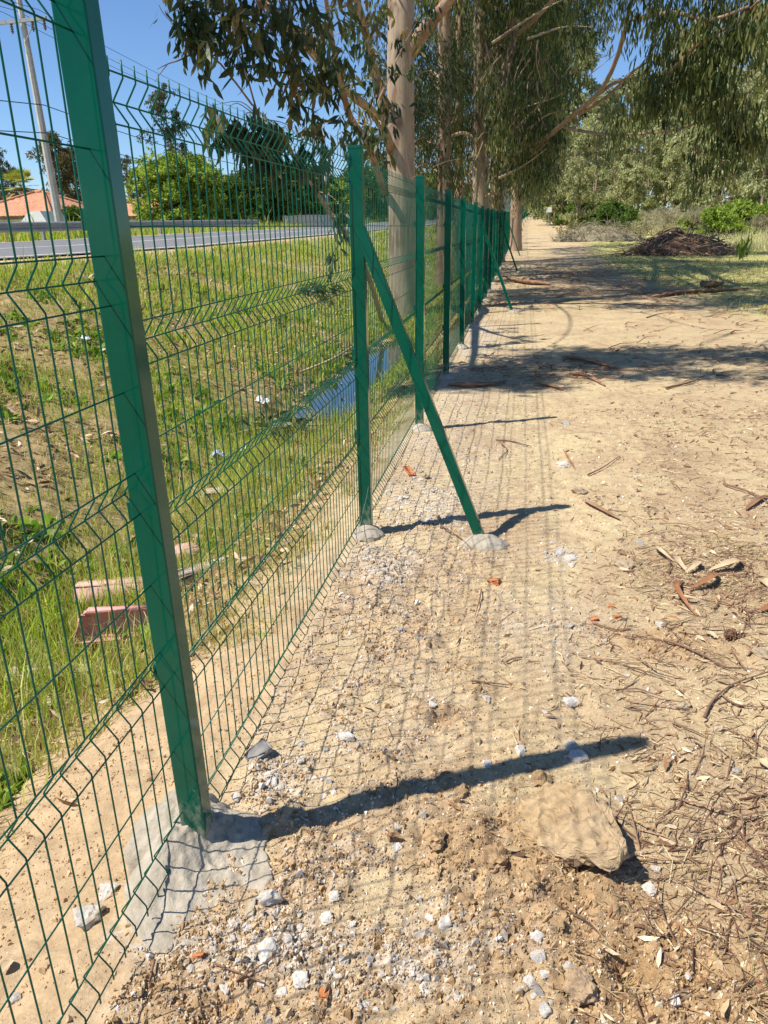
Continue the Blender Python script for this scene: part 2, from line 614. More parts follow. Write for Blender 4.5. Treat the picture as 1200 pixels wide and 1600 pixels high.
M = {}
M['ground'] = ground_mat()
M['paint'] = paint_mat()
M['paint_clean'] = paint_mat(False)
M['wire_paint'] = simple('wire_paint', (.001, .090, .052), (.002, .118, .068), 9, .35, .3)
M['gravel'] = col_mat('gravel_stone', .9, .15, .3, 60, bumps=.5, bdist=.003)
M['soil'] = col_mat('soil_crumb', .95, .08, .35, 80, bumps=.6, bdist=.004)
M['twig'] = col_mat('dead_twig', .85, .15, .3, 50)
M['grass'] = col_mat('grass_blade', .6, .25, .2, 4, transl=.35)
M['leaf'] = col_mat('eucalyptus_leaf', .45, .3, .3, 3, transl=.38)
M['far_leaf'] = col_mat('far_leaf', .7, .15, .3, .7, transl=.35)
M['concrete'] = simple('mortar', (.31, .27, .205), (.47, .41, .32), 16, .95, .1, 1.0, .008)
M['white_stone'] = stone_mat('limestone', (.50, .46, .40), (.72, .68, .62), amount=.49)
M['tan_stone'] = stone_mat('tan_stone', (.38, .29, .19), (.55, .44, .30))
M['grey_stone'] = stone_mat('grey_stone', (.26, .24, .22), (.44, .41, .37), amount=.55)
M['brick'] = simple('fired_clay', (.42, .145, .06), (.56, .23, .10), 9, .92, .1, .5, .0008)
M['clod'] = stone_mat('dry_clod', (.36, .225, .115), (.52, .36, .20), (.44, .29, .15), .5, .0016)
M['slab'] = simple('soil_coated_lump', (.40, .25, .12), (.56, .42, .26), 13, .95, .08, 1.0, .012)
M['pink'] = simple('pink_concrete', (.62, .27, .24), (.76, .41, .37), 18, .92, .12, .6, .006)
M['pink_pale'] = simple('pale_pink_concrete', (.54, .31, .25), (.66, .44, .36), 14, .92, .12, .6, .006)
M['pale_slab'] = simple('pale_concrete', (.42, .33, .25), (.60, .50, .40), 12, .92, .12, .6, .006)
M['bark_a'] = bark_mat('smooth_bark', [(.27, .185, .13), (.46, .36, .245), (.36, .27, .19), (.54, .45, .33)], (.21, .13, .09), .55)
M['bark_b'] = bark_mat('peeling_bark', [(.24, .14, .09), (.42, .30, .20), (.33, .21, .14), (.52, .42, .30)], (.24, .12, .07), .55)
M['bark_far'] = bark_mat('far_bark', [(.24, .17, .12), (.36, .27, .19), (.30, .22, .16), (.42, .34, .26)], (.22, .12, .07), .6)
M['strip'] = simple('bark_strip', (.17, .085, .05), (.38, .225, .135), 7, .85, .15, .4, .01, stretch=(1, 1, .3))
M['twig_dark'] = simple('dark_twig', (.13, .075, .045), (.28, .16, .10), 25, .85, .15, .4, .003)
M['dead_leaf_brown'] = simple('dead_leaf_brown', (.20, .085, .035), (.36, .17, .08), 30, .6, .3)
M['dead_leaf_tan'] = simple('dead_leaf_tan', (.42, .30, .17), (.58, .45, .28), 25, .7, .25)
M['brush_core'] = simple('dry_brush', (.17, .14, .09), (.30, .26, .17), 6, .95, .05, .6, .03)
M['asphalt'] = simple('asphalt', (.155, .155, .16), (.21, .21, .215), 6, .9, .2, .3, .004)
M['line'] = simple('road_paint', (.62, .62, .60), (.78, .78, .76), 5, .8, .2)
M['zinc'] = simple('galvanised_steel', (.30, .31, .32), (.42, .43, .44), 3, .55, .4, metallic=.3)
M['pole'] = simple('pole_concrete', (.42, .40, .37), (.56, .54, .50), 4, .9, .2)
M['steel_dark'] = simple('dark_steel', (.06, .06, .06), (.1, .1, .1), 5, .6, .3)
M['steel_blue'] = simple('weathered_board', (.12, .14, .16), (.22, .24, .26), 3, .8, .2)
M['ceramic'] = simple('insulator', (.12, .07, .05), (.2, .12, .09), 5, .3, .5)
M['cable'] = simple('cable', (.03, .03, .035), (.05, .05, .055), 3, .6, .3)
M['tile'] = simple('roof_tile', (.44, .19, .10), (.58, .31, .19), 3.2, .85, .2, .3, .02)
M['white_wall'] = simple('white_render', (.62, .60, .56), (.76, .74, .70), 1.5, .9, .2)
M['dark_wood'] = simple('dark_wood', (.05, .04, .035), (.10, .08, .065), 2, .8, .2)
M['white_sheet'] = simple('white_sheet', (.72, .73, .75), (.82, .82, .83), 1, .6, .3)
M['plastic_blue'] = simple('blue_white_plastic', (.30, .42, .70), (.78, .78, .80), 14, .4, .5)
M['plastic_white'] = simple('white_plastic', (.66, .68, .72), (.80, .80, .80), 12, .5, .4)
M['palm'] = col_mat('palm_leaf', .5, .4, .2, 3, transl=.2)
M['sign'] = simple('sign_white', (.70, .70, .70), (.8, .8, .8), 2, .6, .3)
M['hill'] = simple('wooded_hill', (.035, .055, .045), (.075, .10, .075), .25, .95, .05)
M['wire'] = simple('bare_wire', (.38, .36, .33), (.5, .48, .45), 10, .4, .5, metallic=.6)

# ================================================================== SETTING: ground, water, road


def lines(*segs):
    out = []
    for a, b, st in segs:
        out.append(np.arange(a, b, st))
    return np.concatenate(out)


def geo(a, b, st, k):
    o, x = [], a
    while x < b:
        o.append(x)
        x += st
        st *= k
    return np.array(o + [b])


XL = np.concatenate([-geo(17.5, 900, 1.0, 1.35)[::-1], np.arange(-17, -9.0, .5), np.arange(-9.0, -3.0, .08), np.arange(-3.0, -1.8, .04), np.arange(-1.8, -1.1, .016),
                     np.arange(-1.1, 1.25, .0112), np.arange(1.25, 3.2, .03), np.arange(3.2, 8, .1), geo(8, 900, .25, 1.16)])
YL = np.concatenate([-geo(2.0, 400, .6, 1.5)[::-1], np.arange(-1.8, .85, .09), np.arange(.85, 2.7, .0108), np.arange(2.7, 5.2, .021),
                     np.arange(5.2, 10, .055), np.arange(10, 20, .14), np.arange(20, 62, .45), geo(62, 1500, .9, 1.12)])


def build_ground():
    X, Y = np.meshgrid(XL, YL)
    x, y = X.ravel(), Y.ravel()
    m = masks(x, y)
    z = terr(x, y) + micro(x, y, m)
    nx, ny = len(XL), len(YL)
    i = (np.arange(ny - 1)[:, None] * nx + np.arange(nx - 1)[None, :]).ravel()
    Q = np.stack([i, i + 1, i + nx + 1, i + nx], -1)
    me = make_mesh('ground', np.stack([x, y, z], -1), Q, None, np.stack([m[0], m[1], m[2]], -1), True, M['ground'])
    c2 = me.color_attributes.new('col2', 'FLOAT_COLOR', 'POINT')
    far = np.clip(sst(9, 30, y) + sst(2.0, 4.0, x) + sst(-15, -17, x), 0, 1)
    c2.data.foreach_set('color', np.stack([m[3], m[4], far, np.ones_like(far)], -1).astype(np.float32).ravel())
    o = link('ground', me)
    o['kind'] = 'structure'


build_ground()


def build_water():
    m, nt, bs = new_mat('ditch_water')
    bs.inputs['Base Color'].default_value = (.02, .035, .05, 1)
    bs.inputs['Roughness'].default_value = .04
    bs.inputs['IOR'].default_value = 1.6
    bs.inputs['Specular IOR Level'].default_value = 1.0
    bump(nt, bs, noise_tex(nt, 5, 2, .5, coords(nt)), .04, .01)
    ys = np.linspace(8.4, 15.2, 40)
    L = np.stack([np.full(40, -3.0), ys, np.full(40, -.352)], -1)
    Rr = L.copy()
    Rr[:, 0] = -1.75
    V = np.concatenate([L, Rr])
    i = np.arange(39)
    o = link('water', make_mesh('water', V, np.stack([i, i + 40, i + 41, i + 1], -1), None, None, False, m))
    o['kind'] = 'structure'


build_water()


def strip(name, x0, x1, y0, y1, dz, mat, kind='structure', nx=8, step=2.0):
    ys = np.arange(y0, y1 + step, step)
    xs = np.linspace(x0, x1, nx)
    Xg, Yg = np.meshgrid(xs, ys)
    zz = road_z(Xg, Yg) + dz
    V = np.stack([Xg.ravel(), Yg.ravel(), zz.ravel()], -1)
    i = (np.arange(len(ys) - 1)[:, None] * nx + np.arange(nx - 1)[None, :]).ravel()
    o = link(name, make_mesh(name, V, np.stack([i, i + 1, i + nx + 1, i + nx], -1), None, None, True, mat))
    if kind:
        o['kind'] = kind
    return o


def road_z(x, y):
    return 1.37 + (-8.6 - x) * (.15 / 7) + rise(y)


strip('road', -15.6, -8.6, -40, 500, 0, M['asphalt'])
strip('road_edge_line', -8.95, -8.83, -40, 400, .005, M['line'], nx=2)
strip('road_edge_line', -15.35, -15.23, -40, 400, .005, M['line'], nx=2)
strip('road_centre_line', -12.16, -12.04, -40, 400, .005, M['line'], nx=2)

# ================================================================== FENCE
FX, FY0, FS = -.855, 1.633, 2.5
NPOST = 60


def fence_x(y):
    return FX + .0003 * max(0, y - 70) ** 2


fence = thing('mesh_fence', 'green welded wire mesh fence on square posts running along the sandy track', 'fence', (FX, FY0, 0))
UP_R = [2.05, 1.524, 1.05, .594, .108]
UP_L = [2.20, 1.675, 1.182, .690, .165]
FOLD, APEX = .104, .030


def wire_profile(ups, spike=.030):
    """side view of one upright wire: list of (x, z) from top to bottom, with the bends rounded"""
    pr = [(0, ups[0] + spike)]
    for u in ups:
        pr += [(0, u), (0, u - .006), (-APEX * .45, u - FOLD * .25), (-APEX * .93, u - FOLD * .45), (-APEX, u - FOLD * .5), (-APEX * .93, u - FOLD * .55),
               (-APEX * .45, u - FOLD * .75), (0, u - FOLD + .006), (0, u - FOLD)]
    pr.append((0, ups[-1] - FOLD - .028))
    return pr


def horiz_list(ups):
    hs = []
    for k, u in enumerate(ups):
        hs += [(.0046, u), (-APEX + .0046, u - FOLD * .5), (.0046, u - FOLD)]
        if k < len(ups) - 1:
            hs.append((.0046, (u - FOLD + ups[k + 1]) / 2))
    return hs


NW, WP = 41, .0605


def upright_mesh(ups, sides=6):
    mb = MB()
    pr = wire_profile(ups)
    mb.tube([(x, 0, z) for x, z in pr], .0021, sides)
    return mb.mesh('upright_wire', M['wire_paint'], True)


def crosswire_mesh(x, z, L, sides=6):
    mb = MB()
    mb.tube([(x, 0, z), (x, L * .5, z), (x, L, z)], .0021, sides)
    return mb.mesh('cross_wire', M['wire_paint'], True)


PANEL_L = (NW - 1) * WP
PX_OFF = -.044  # the mesh hangs on the road side of the posts


def near_panel(ups, y0, yaw=0.0, dz=0.0):
    p = bpy.data.objects.new('mesh_panel', None)
    SC.collection.objects.link(p)
    p.parent = fence
    p.location = (PX_OFF, y0 - FY0, dz)
    p.rotation_euler = (0, 0, yaw)
    um = upright_mesh(ups)
    for k in range(NW):
        link('upright_wire', um, p, (random.uniform(-.0008, .0008), k * WP, random.uniform(-.002, .002)))
    for x, z in horiz_list(ups):
        link('cross_wire', crosswire_mesh(x, z, PANEL_L), p)
    return p


near_panel(UP_L, FY0 - FS + .04 + .012, 0.0)
near_panel(UP_R, FY0 + .045, math.radians(-.35))
mbp = MB()
for k in range(NW):
    mbp.tube([(x, k * WP, z) for x, z in wire_profile(UP_R)], .0022, 4, cap=False)
for x, z in horiz_list(UP_R):
    mbp.tube([(x, 0, z), (x, PANEL_L, z)], .0022, 4, cap=False)
far_panel_me = mbp.mesh('mesh_panel', M['wire_paint'], True)

# posts: square steel tube with rounded corners, flat plastic cap, three clips
PW, PD = .073, .060


def rounded_rect(w, d, r, n=3):
    pts = []
    for cx, cy, a0 in ((w / 2 - r, d / 2 - r, 0), (-w / 2 + r, d / 2 - r, 90), (-w / 2 + r, -d / 2 + r, 180), (w / 2 - r, -d / 2 + r, 270)):
        for k in range(n + 1):
            a = math.radians(a0 + 90 * k / n)
            pts.append((cx + r * math.cos(a), cy + r * math.sin(a)))
    return np.array(pts)


def prism(mb, prof, z0, z1, cap=True, col=None, Mx=None):
    n = len(prof)
    V = np.vstack([np.c_[prof, np.full(n, z0)], np.c_[prof, np.full(n, z1)]])
    if Mx is not None:
        V = V @ np.array(Mx).T
    Q = [[i, (i + 1) % n, n + (i + 1) % n, n + i] for i in range(n)]
    T = []
    if cap:
        T = [[0, i + 1, i] for i in range(1, n - 1)] + [[n, n + i, n + i + 1] for i in range(1, n - 1)]
    mb.add(V, Q, T, col)


def post_mesh(h):
    mb = MB()
    prism(mb, rounded_rect(PW, PD, .004), -.35, h)
    return mb.mesh('post', M['paint'], False)


cap_mb = MB()
prism(cap_mb, rounded_rect(PW + .003, PD + .003, .006), 0, .012)
prism(cap_mb, rounded_rect(PW - .006, PD - .006, .006), .012, .0145)
cap_me = cap_mb.mesh('post_cap', M['paint_clean'])
clip_mb = MB()
clip_mb.box((-PW / 2 - .006, 0, 0), (.012, .045, .045))
clip_mb.tube([(-PW / 2 - .012, 0, 0), (-PW / 2 - .020, 0, 0)], .006, 6)
clip_me = clip_mb.mesh('clip', M['paint_clean'])
post_me = post_mesh(2.10)
post_first = post_mesh(2.42)


def dome_mesh(name, outline, peak, tilt=(0, 0), seed=0, rings=16, mat='concrete', rough=1.0, pw=1.6):
    """a hand-shaped mortar collar: outline given as (angle, radius) list, smooth dome with lumps"""
    n = 120 if rings > 30 else 64
    th = np.arange(n) * 2 * math.pi / n
    oa = np.array([a for a, r in outline])
    orr = np.array([r for a, r in outline])
    R0 = np.interp(th, np.r_[oa - 2 * math.pi, oa, oa + 2 * math.pi], np.r_[orr, orr, orr])
    V = [[0, 0, peak]]
    for k in range(1, rings + 1):
        t = k / rings
        r = R0 * t * (1 + .05 * rough * fbm(np.cos(th) * 2.3 + seed, np.sin(th) * 2.3, seed, 3) * t + .13 * fbm(np.cos(th) * 7 + seed, np.sin(th) * 7, seed + 7, 4) * t * t)
        x, y = r * np.cos(th), r * np.sin(th)
        rim = .016 if rings > 30 else .012
        z = rim + (peak - rim) * (1 - t ** pw) + tilt[0] * x * (1 - t) * 1.6 + tilt[1] * y * (1 - t) * 1.6 - (.05 + rim) * (t > .99)
        z = z + rough * (.009 * fbm(x * 14 + seed, y * 14, seed, 4) + .004 * fbm(x * 60, y * 60, seed + 3, 3) + .004 * (clods(x * 45, y * 45, seed + 4) - .3) * sst(-.1, .5, fbm(x * 9, y * 9, seed + 6, 2))) * (1 - .3 * t)
        V += list(np.stack([x, y, z], -1))
    Q, T = [], [[0, 1 + i, 1 + (i + 1) % n] for i in range(n)]
    for k in range(rings - 1):
        a, b = 1 + k * n, 1 + (k + 1) * n
        Q += [[a + i, b + i, b + (i + 1) % n, a + (i + 1) % n] for i in range(n)]
    return make_mesh(name, V, Q, T, None, True, M[mat])


collar_me = [dome_mesh('mortar_collar', [(0, .10), (1, .09), (2, .10), (3.1, .12), (4.2, .11), (5.3, .10)], .07, seed=k, pw=2.0) for k in range(3)]
# outline of the large collar at the nearest post, taken on the ground around the post
c0 = np.array([FX - .012, FY0])
ol = []
for px, py in ((262, 1262), (205, 1370), (190, 1420), (215, 1478), (268, 1490), (335, 1470), (390, 1425), (418, 1350), (410, 1308), (350, 1270)):
    p = at(px, py) - np.array([c0[0], c0[1], 0])
    ol.append((math.atan2(p[1], p[0]) % (2 * math.pi), max(.075, float(np.hypot(p[0], p[1])))))
ol.sort()
big_collar = dome_mesh('mortar_collar', ol, .110, tilt=(-.6, .32), seed=8, rings=44, rough=2.6, pw=1.9)

posts = []
for k in range(-1, NPOST):
    y = FY0 + k * FS
    x = fence_x(y) - (.012 if k == 0 else 0)
    z = float(terr(x, y))
    po = link('post', post_first if k <= 0 else post_me, fence, (x - FX, y - FY0, z), (math.radians(random.uniform(-.4, .4)), math.radians(random.uniform(-.5, .5)), 0) if k > 1 else (0, math.radians(-.8) if k == 0 else 0, 0))
    link('post_cap', cap_me, po, (0, 0, 2.42 if k <= 0 else 2.10))
    if k < 14:
        for zc in (.62, 1.08, 1.75):
            link('clip', clip_me, po, (0, 0, zc))
    if k == 0:
        link('mortar_collar', big_collar, po)
    else:
        link('mortar_collar', collar_me[k % 3], po, (0.01, -.02, 0), (0, 0, k * 1.3))
    if k >= 1:
        xn = fence_x(y + FS)
        zn = float(terr(xn, y + FS))
        q = link('mesh_panel', far_panel_me, fence, (x - FX + PX_OFF, y - FY0 + .045, z))
        q.rotation_euler = Vector((xn - x, FS, zn - z)).to_track_quat('Y', 'Z').to_euler()
    posts.append((x, y, z))

# raking braces: square tube from the ground on the track side up to the post


def brace_mesh(L):
    mb = MB()
    prism(mb, rounded_rect(.058, .050, .004), 0, L)
    return mb.mesh('brace', M['paint'])


for j, k in enumerate(range(1, NPOST - 3, 5)):
    x, y = fence_x(FY0 + k * FS), FY0 + k * FS
    z = float(terr(x, y))
    foot = Vector((x + .74, y - .08, z - .10))
    top = Vector((x + .014, y - .006, z + 1.72))
    d = top - foot
    br = link('brace', brace_mesh(d.length), fence, foot - Vector((FX, FY0, 0)))
    zz = d.normalized()
    yy = Vector((0, 1, 0))
    xx = yy.cross(zz).normalized()
    yy = zz.cross(xx)
    br.rotation_euler = Matrix((xx, yy, zz)).transposed().to_euler()
    if k < 14:
        fm = link('mortar_collar', dome_mesh('mortar_collar', [(0, .16), (1, .09), (2, .11), (3.1, .14), (4.2, .10), (5.3, .12)], .075, seed=30 + j, pw=2.2, rough=.7), fence,
                  (x - FX + .70, y - FY0 - .10, z + .0))

mbw = MB()
tw = [atX(px, py, -.83) for px, py in ((579, 735), (574, 770), (566, 805), (560, 838))]
mbw.tube(spline(tw, 12), .0011, 5)
link('tie_wire', mbw.mesh('tie_wire', M['wire']), fence, (-FX, -FY0, 0))

# ================================================================== FOLIAGE BUILDERS


def leaf_arrays(pos, dirs, L, W, seed=0, curve=.18, simple_leaf=False):
    """vectorised leaves: pos (n,3) stalk ends, dirs (n,3) pointing along the leaf"""
    n = len(pos)
    d = dirs / (np.linalg.norm(dirs, axis=1)[:, None] + 1e-9)
    r = RNG.normal(size=(n, 3))
    s = np.cross(d, r)
    s /= np.linalg.norm(s, axis=1)[:, None] + 1e-9
    nn = np.cross(d, s)
    L = L[:, None]
    W = W[:, None]
    if simple_leaf:
        V = np.stack([pos, pos + d * L * .45 + s * W * .5 + nn * L * .04, pos + d * L, pos + d * L * .45 - s * W * .5 + nn * L * .04], 1)
        base = np.arange(n)[:, None] * 4
        T = np.concatenate([base + np.array([0, 1, 2]), base + np.array([0, 2, 3])])
        return V.reshape(-1, 3), None, T, 4
    c = curve * RNG.uniform(.3, 1.4, (n, 1)) * L
    p1 = pos + d * L * .30 + s * c * .35
    p2 = pos + d * L * .66 + s * c * .45
    V = np.stack([pos, p1 + s * W * .5, p1 - s * W * .5 + nn * W * .25, p2 + s * W * .42, p2 - s * W * .42 + nn * W * .25, pos + d * L], 1)
    base = np.arange(n)[:, None] * 6
    T = np.concatenate([base + np.array([0, 2, 1]), base + np.array([3, 4, 5])])
    Q = base + np.array([1, 2, 4, 3])
    return V.reshape(-1, 3), Q, T, 6


def foliage(mb, blobs, per, L, W, cols, droop=1.0, simple_leaf=False, twig=.5, spread=.5):
    """blobs: (x, y, z, rx, ry, rz). Leaves hang in sprays from short drooping twigs, thinning toward the blob's edge."""
    P, D, C = [], [], []
    cols = np.array(cols)
    for b in blobs:
        x, y, z, rx, ry, rz = b[:6]
        k = b[6] if len(b) > 6 else 1.0
        ns = max(2, int(per * k / 14))
        u = RNG.normal(size=(ns, 3))
        u /= np.linalg.norm(u, axis=1)[:, None]
        u *= RNG.uniform(.15, 1, (ns, 1)) ** .6
        cen = np.array([x, y, z]) + u * np.array([rx, ry, rz])
        tone = RNG.uniform(0, 1, ns)
        for q in range(ns):
            m = RNG.integers(9, 19)
            t = RNG.uniform(0, 1, m)
            out = np.array([u[q][0], u[q][1], 0]) * .6 + RNG.normal(size=3) * .35
            tw = (out + np.array([0, 0, -.55 * droop])) * twig
            pp = cen[q] + t[:, None] * tw + RNG.normal(size=(m, 3)) * .07 * twig * 2
            dd = np.array([0, 0, -droop]) + RNG.normal(size=(m, 3)) * spread + tw * .35
            P.append(pp)
            D.append(dd)
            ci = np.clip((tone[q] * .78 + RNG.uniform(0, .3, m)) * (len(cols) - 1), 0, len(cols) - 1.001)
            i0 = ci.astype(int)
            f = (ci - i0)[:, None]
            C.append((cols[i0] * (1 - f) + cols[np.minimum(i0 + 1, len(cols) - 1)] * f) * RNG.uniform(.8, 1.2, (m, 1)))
    P, D, C = np.concatenate(P), np.concatenate(D), np.concatenate(C)
    n = len(P)
    LL = L * RNG.uniform(.65, 1.3, n)
    V, Q, T, k = leaf_arrays(P, D, LL, LL * W * RNG.uniform(.8, 1.2, n), simple_leaf=simple_leaf)
    mb.add(V, Q, T, np.repeat(C, k, axis=0))


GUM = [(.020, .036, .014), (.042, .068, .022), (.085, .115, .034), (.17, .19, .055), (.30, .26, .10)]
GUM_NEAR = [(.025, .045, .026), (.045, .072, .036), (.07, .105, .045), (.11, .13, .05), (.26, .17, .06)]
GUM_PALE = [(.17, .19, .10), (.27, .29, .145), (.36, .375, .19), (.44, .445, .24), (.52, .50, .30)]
GREEN = [(.12, .19, .035), (.21, .30, .05), (.31, .40, .065), (.41, .48, .09)]
DARKGREEN = [(.045, .085, .018), (.075, .13, .027), (.11, .18, .035), (.15, .22, .045)]
GREY = [(.30, .27, .19), (.40, .36, .26), (.50, .45, .33), (.58, .53, .40)]


def pl(points, n=24):
    """points given as (px, py, Y) -> smooth world path"""
    return spline([atY(a, b, c) for a, b, c in points], n)


def rad(r0, r1, n, p=1.0):
    return r0 + (r1 - r0) * np.linspace(0, 1, n) ** p


def ribbon(mb, pts, w, twist=1.5, seed=0):
    P = np.asarray(pts)
    n = len(P)
    rr = random.Random(seed)
    a0 = rr.uniform(0, 6)
    ang = a0 + np.linspace(0, twist, n)
    ww = w * (1 - .6 * np.linspace(0, 1, n) ** 2)
    s = np.stack([np.cos(ang), np.sin(ang), np.zeros(n)], -1)
    t = np.stack([-np.sin(ang), np.cos(ang), np.zeros(n)], -1) * .25
    V = np.concatenate([P - s * ww[:, None] / 2, P + t * ww[:, None], P + s * ww[:, None] / 2])
    i = np.arange(n - 1)
    mb.add(V, np.concatenate([np.stack([i, i + 1, n + i + 1, n + i], -1), np.stack([n + i, n + i + 1, 2 * n + i + 1, 2 * n + i], -1)]))


def twigs_to(mb, path, blobs, r=.012, nseg=6):
    """thin branches from a limb to each foliage clump"""
    for b in blobs:
        c = np.array(b[:3])
        j = np.argmin(np.linalg.norm(path - c, axis=1) + np.abs(path[:, 2] - c[2] + .3) * .3)
        a = path[j]
        mid = (a + c) / 2 + np.array([random.uniform(-.15, .15), random.uniform(-.15, .15), .12 * np.linalg.norm(a - c)])
        P = spline([a, mid, c], 8)
        mb.tube(P, rad(r * (1 + .25 * np.linalg.norm(a - c)), r * .25, len(P)), 5, cap=False)


def pb(px, py, Y, r, k=1.0, flat=1.0):
    """foliage clump seen at a pixel, at depth Y, radius r metres"""
    p = atY(px, py, Y)
    return (p[0], p[1], p[2], r, r, r * flat, k)


# ------------------------------------------------------------------ the big gum behind the fence
tA = thing('eucalyptus_tree', 'large eucalyptus with pale smooth trunk rising just behind the mesh fence', 'tree', on(630, 492), 'eucalyptus trees along the fence')
bA = np.array(tA.location)


def child(mb, name, mat, parent, smooth=True):
    o = link(name, mb.mesh(name, mat, smooth), parent)
    o.location = -np.array(parent.location)
    return o


YA = float(bA[1])
trunkA = spline([bA + np.array([0, 0, -.3]), atY(629, 420, YA), atY(627, 250, YA), atY(626, 60, YA), atY(630, -120, YA + .3), bA + np.array([.2, 1.2, 14]), bA + np.array([.5, 2.0, 20])], 60)
mb = MB()
hz = trunkA[:, 2] - bA[2]
ra = np.interp(hz, [-.3, .2, .8, 3, 6, 14, 20], [.44, .38, .305, .285, .265, .15, .05])
mb.tube(trunkA, ra, 24, jit=.012)
child(mb, 'trunk', M['bark_a'], tA)
limbs = [
    (pl([(640, 82, YA), (668, 40, YA - .2), (700, 2, YA - .4), (760, -90, YA - 1), (800, -200, YA - 1.5)], 20), .16, .06),
    (pl([(606, 190, YA), (585, 110, YA - .6), (566, 30, YA - 1.2), (545, -40, YA - 1.6), (520, -160, YA - 2)], 20), .105, .04),
    (pl([(612, 235, YA - .1), (590, 185, YA - 1.2), (541, 140, YA - 3), (483, 76, YA - 5.5), (430, 20, YA - 7.3), (360, -60, YA - 8.5), (300, -150, YA - 9.5)], 30), .10, .025),
    (pl([(600, 300, YA), (575, 225, YA - 2), (548, 185, YA - 3.5), (530, 117, YA - 4.5), (518, 58, YA - 5.2), (508, -10, YA - 5.8), (490, -120, YA - 6.5)], 26), .075, .02),
]
mb = MB()
top_blobs = []
for k in range(26):   # the crown above the frame: it shades the track
    a, r = random.uniform(0, 6.28), random.uniform(.3, 3.4)
    top_blobs.append((bA[0] + 0.3 + r * math.cos(a), bA[1] + 1.0 + r * math.sin(a) * 1.2, bA[2] + random.uniform(9, 19), random.uniform(.8, 1.4), random.uniform(.8, 1.4), random.uniform(.6, 1.1)))
twigs_to(mb, trunkA[30:], top_blobs, .03)
# boughs reaching out above the frame, over fence and track: their shade crosses the sand
SH = [(-5.4, 6.6, 7.9), (-4.7, 7.2, 8.1), (-4.0, 7.7, 7.9), (-3.3, 8.0, 8.2), (-2.5, 8.4, 8.0), (-1.7, 8.7, 8.3), (-.9, 9.0, 8.5), (.1, 9.3, 8.7), (1.1, 9.5, 9.0), (-1.2, 8.2, 8.2), (2.2, 9.8, 9.3), (-.2, 9.9, 8.7), (-3.6, 8.9, 8.4), (-2.2, 9.2, 8.2), (-.4, 8.6, 8.3), (.8, 8.9, 8.8), (1.8, 9.0, 9.0), (3.2, 9.6, 9.4), (-4.4, 8.0, 8.0), (-3.0, 7.3, 8.0), (-5.0, 7.4, 7.6), (2.8, 10.3, 9.4)]
def shade_from(poly, n, zr, r0, r1, k_=1.0):
    out = []
    for q in range(n):
        (xa, xb), (ya, yb) = poly
        g_ = at(random.uniform(xa, xb), random.uniform(ya, yb))
        z_ = random.uniform(*zr)
        out.append((g_[0] - .568 * z_, g_[1] - .289 * z_, z_, random.uniform(r0, r1), random.uniform(r0, r1) * .7, .3, k_))
    return out


shade_blobs = [(x_, y_, z_, random.uniform(.6, .95), random.uniform(.4, .6), .35, random.uniform(.8, 1.3)) for x_, y_, z_ in SH]
shade_blobs += shade_from(((700, 860), (572, 606)), 7, (7.4, 8.6), .4, .6) + shade_from(((860, 1210), (548, 588)), 13, (8, 9.6), .45, .7)
far_shade = shade_from(((800, 1000), (425, 468)), 28, (9, 12), .6, 1.0) + shade_from(((960, 1210), (440, 478)), 22, (10, 13), .6, 1.0) + shade_from(((800, 1010), (372, 420)), 28, (10, 15), .8, 1.4) + shade_from(((990, 1200), (400, 440)), 14, (11, 15), .8, 1.2)
for a_, b_ in (((-4.2, 9.5, 8.3), (-5.6, 6.4, 8.2)), ((-1.5, 11.0, 8.8), (2.4, 9.6, 9.6))):
    Pq = spline([trunkA[34], (np.array(a_) + trunkA[34]) / 2 + np.array([0, 0, .6]), a_, b_], 20)
    limbs.append((Pq, .022, .008))
    twigs_to(mb, Pq, [q for q in shade_blobs if (q[0] < -2.9) == (b_[0] < 0)], .01)
twigs_to(mb, trunkA[34:], far_shade[::3], .012)
nearA = [pb(300, 22, 7.6, .13), pb(330, 45, 7.7, .18, 1.3), pb(352, 75, 7.6, .14), pb(282, 12, 7.6, .08, .6), pb(385, 20, 8, .2), pb(405, 75, 8, .16), pb(430, 45, 8.4, .22), pb(455, 95, 8.4, .2),
         pb(480, 30, 8.6, .28, 1.4), pb(500, 85, 9, .25, 1.3), pb(452, 10, 8.5, .25), pb(415, 5, 8.2, .2), pb(525, 20, 9.4, .32, 1.4), pb(540, 85, 9.6, .3, 1.3), pb(505, 130, 9, .18), pb(470, 150, 8.6, .13, .7),
         pb(560, 140, 11, .35, 1.3), pb(585, 40, 12, .5, 1.6), pb(555, 10, 11, .5, 1.6), pb(590, 190, 13, .4, 1.2), pb(535, 190, 10, .25), pb(500, 185, 9.2, .16), pb(560, 215, 11, .25, .9), pb(360, -20, 8, .3, 1.5),
         pb(300, -30, 7.5, .3, 1.2), pb(420, -40, 8.5, .4, 1.5), pb(500, -50, 9, .5, 1.6), pb(330, 15, 8, .18, 1.1)]
nearA += [pb(642, 45, YA - 1.2, .16, .5), pb(612, 60, YA - 1.0, .12, .4), pb(640, 95, YA - 1.4, .10, .3), pb(660, 20, YA - 1.2, .25, .6), pb(604, 110, YA - 1.2, .2, .5), pb(606, 20, YA - 1.0, .3, .8), pb(650, 150, YA - .8, .12, .3)]
midA = [pb(600 + 22 * (k % 5) + random.uniform(-8, 8), random.uniform(20, 300), YA + random.uniform(1.5, 4), random.uniform(.4, .8), 1.2) for k in range(26)]
twigs_to(mb, np.vstack([limbs[2][0], limbs[3][0]]), nearA, .006)
twigs_to(mb, trunkA[4:30], midA, .012)
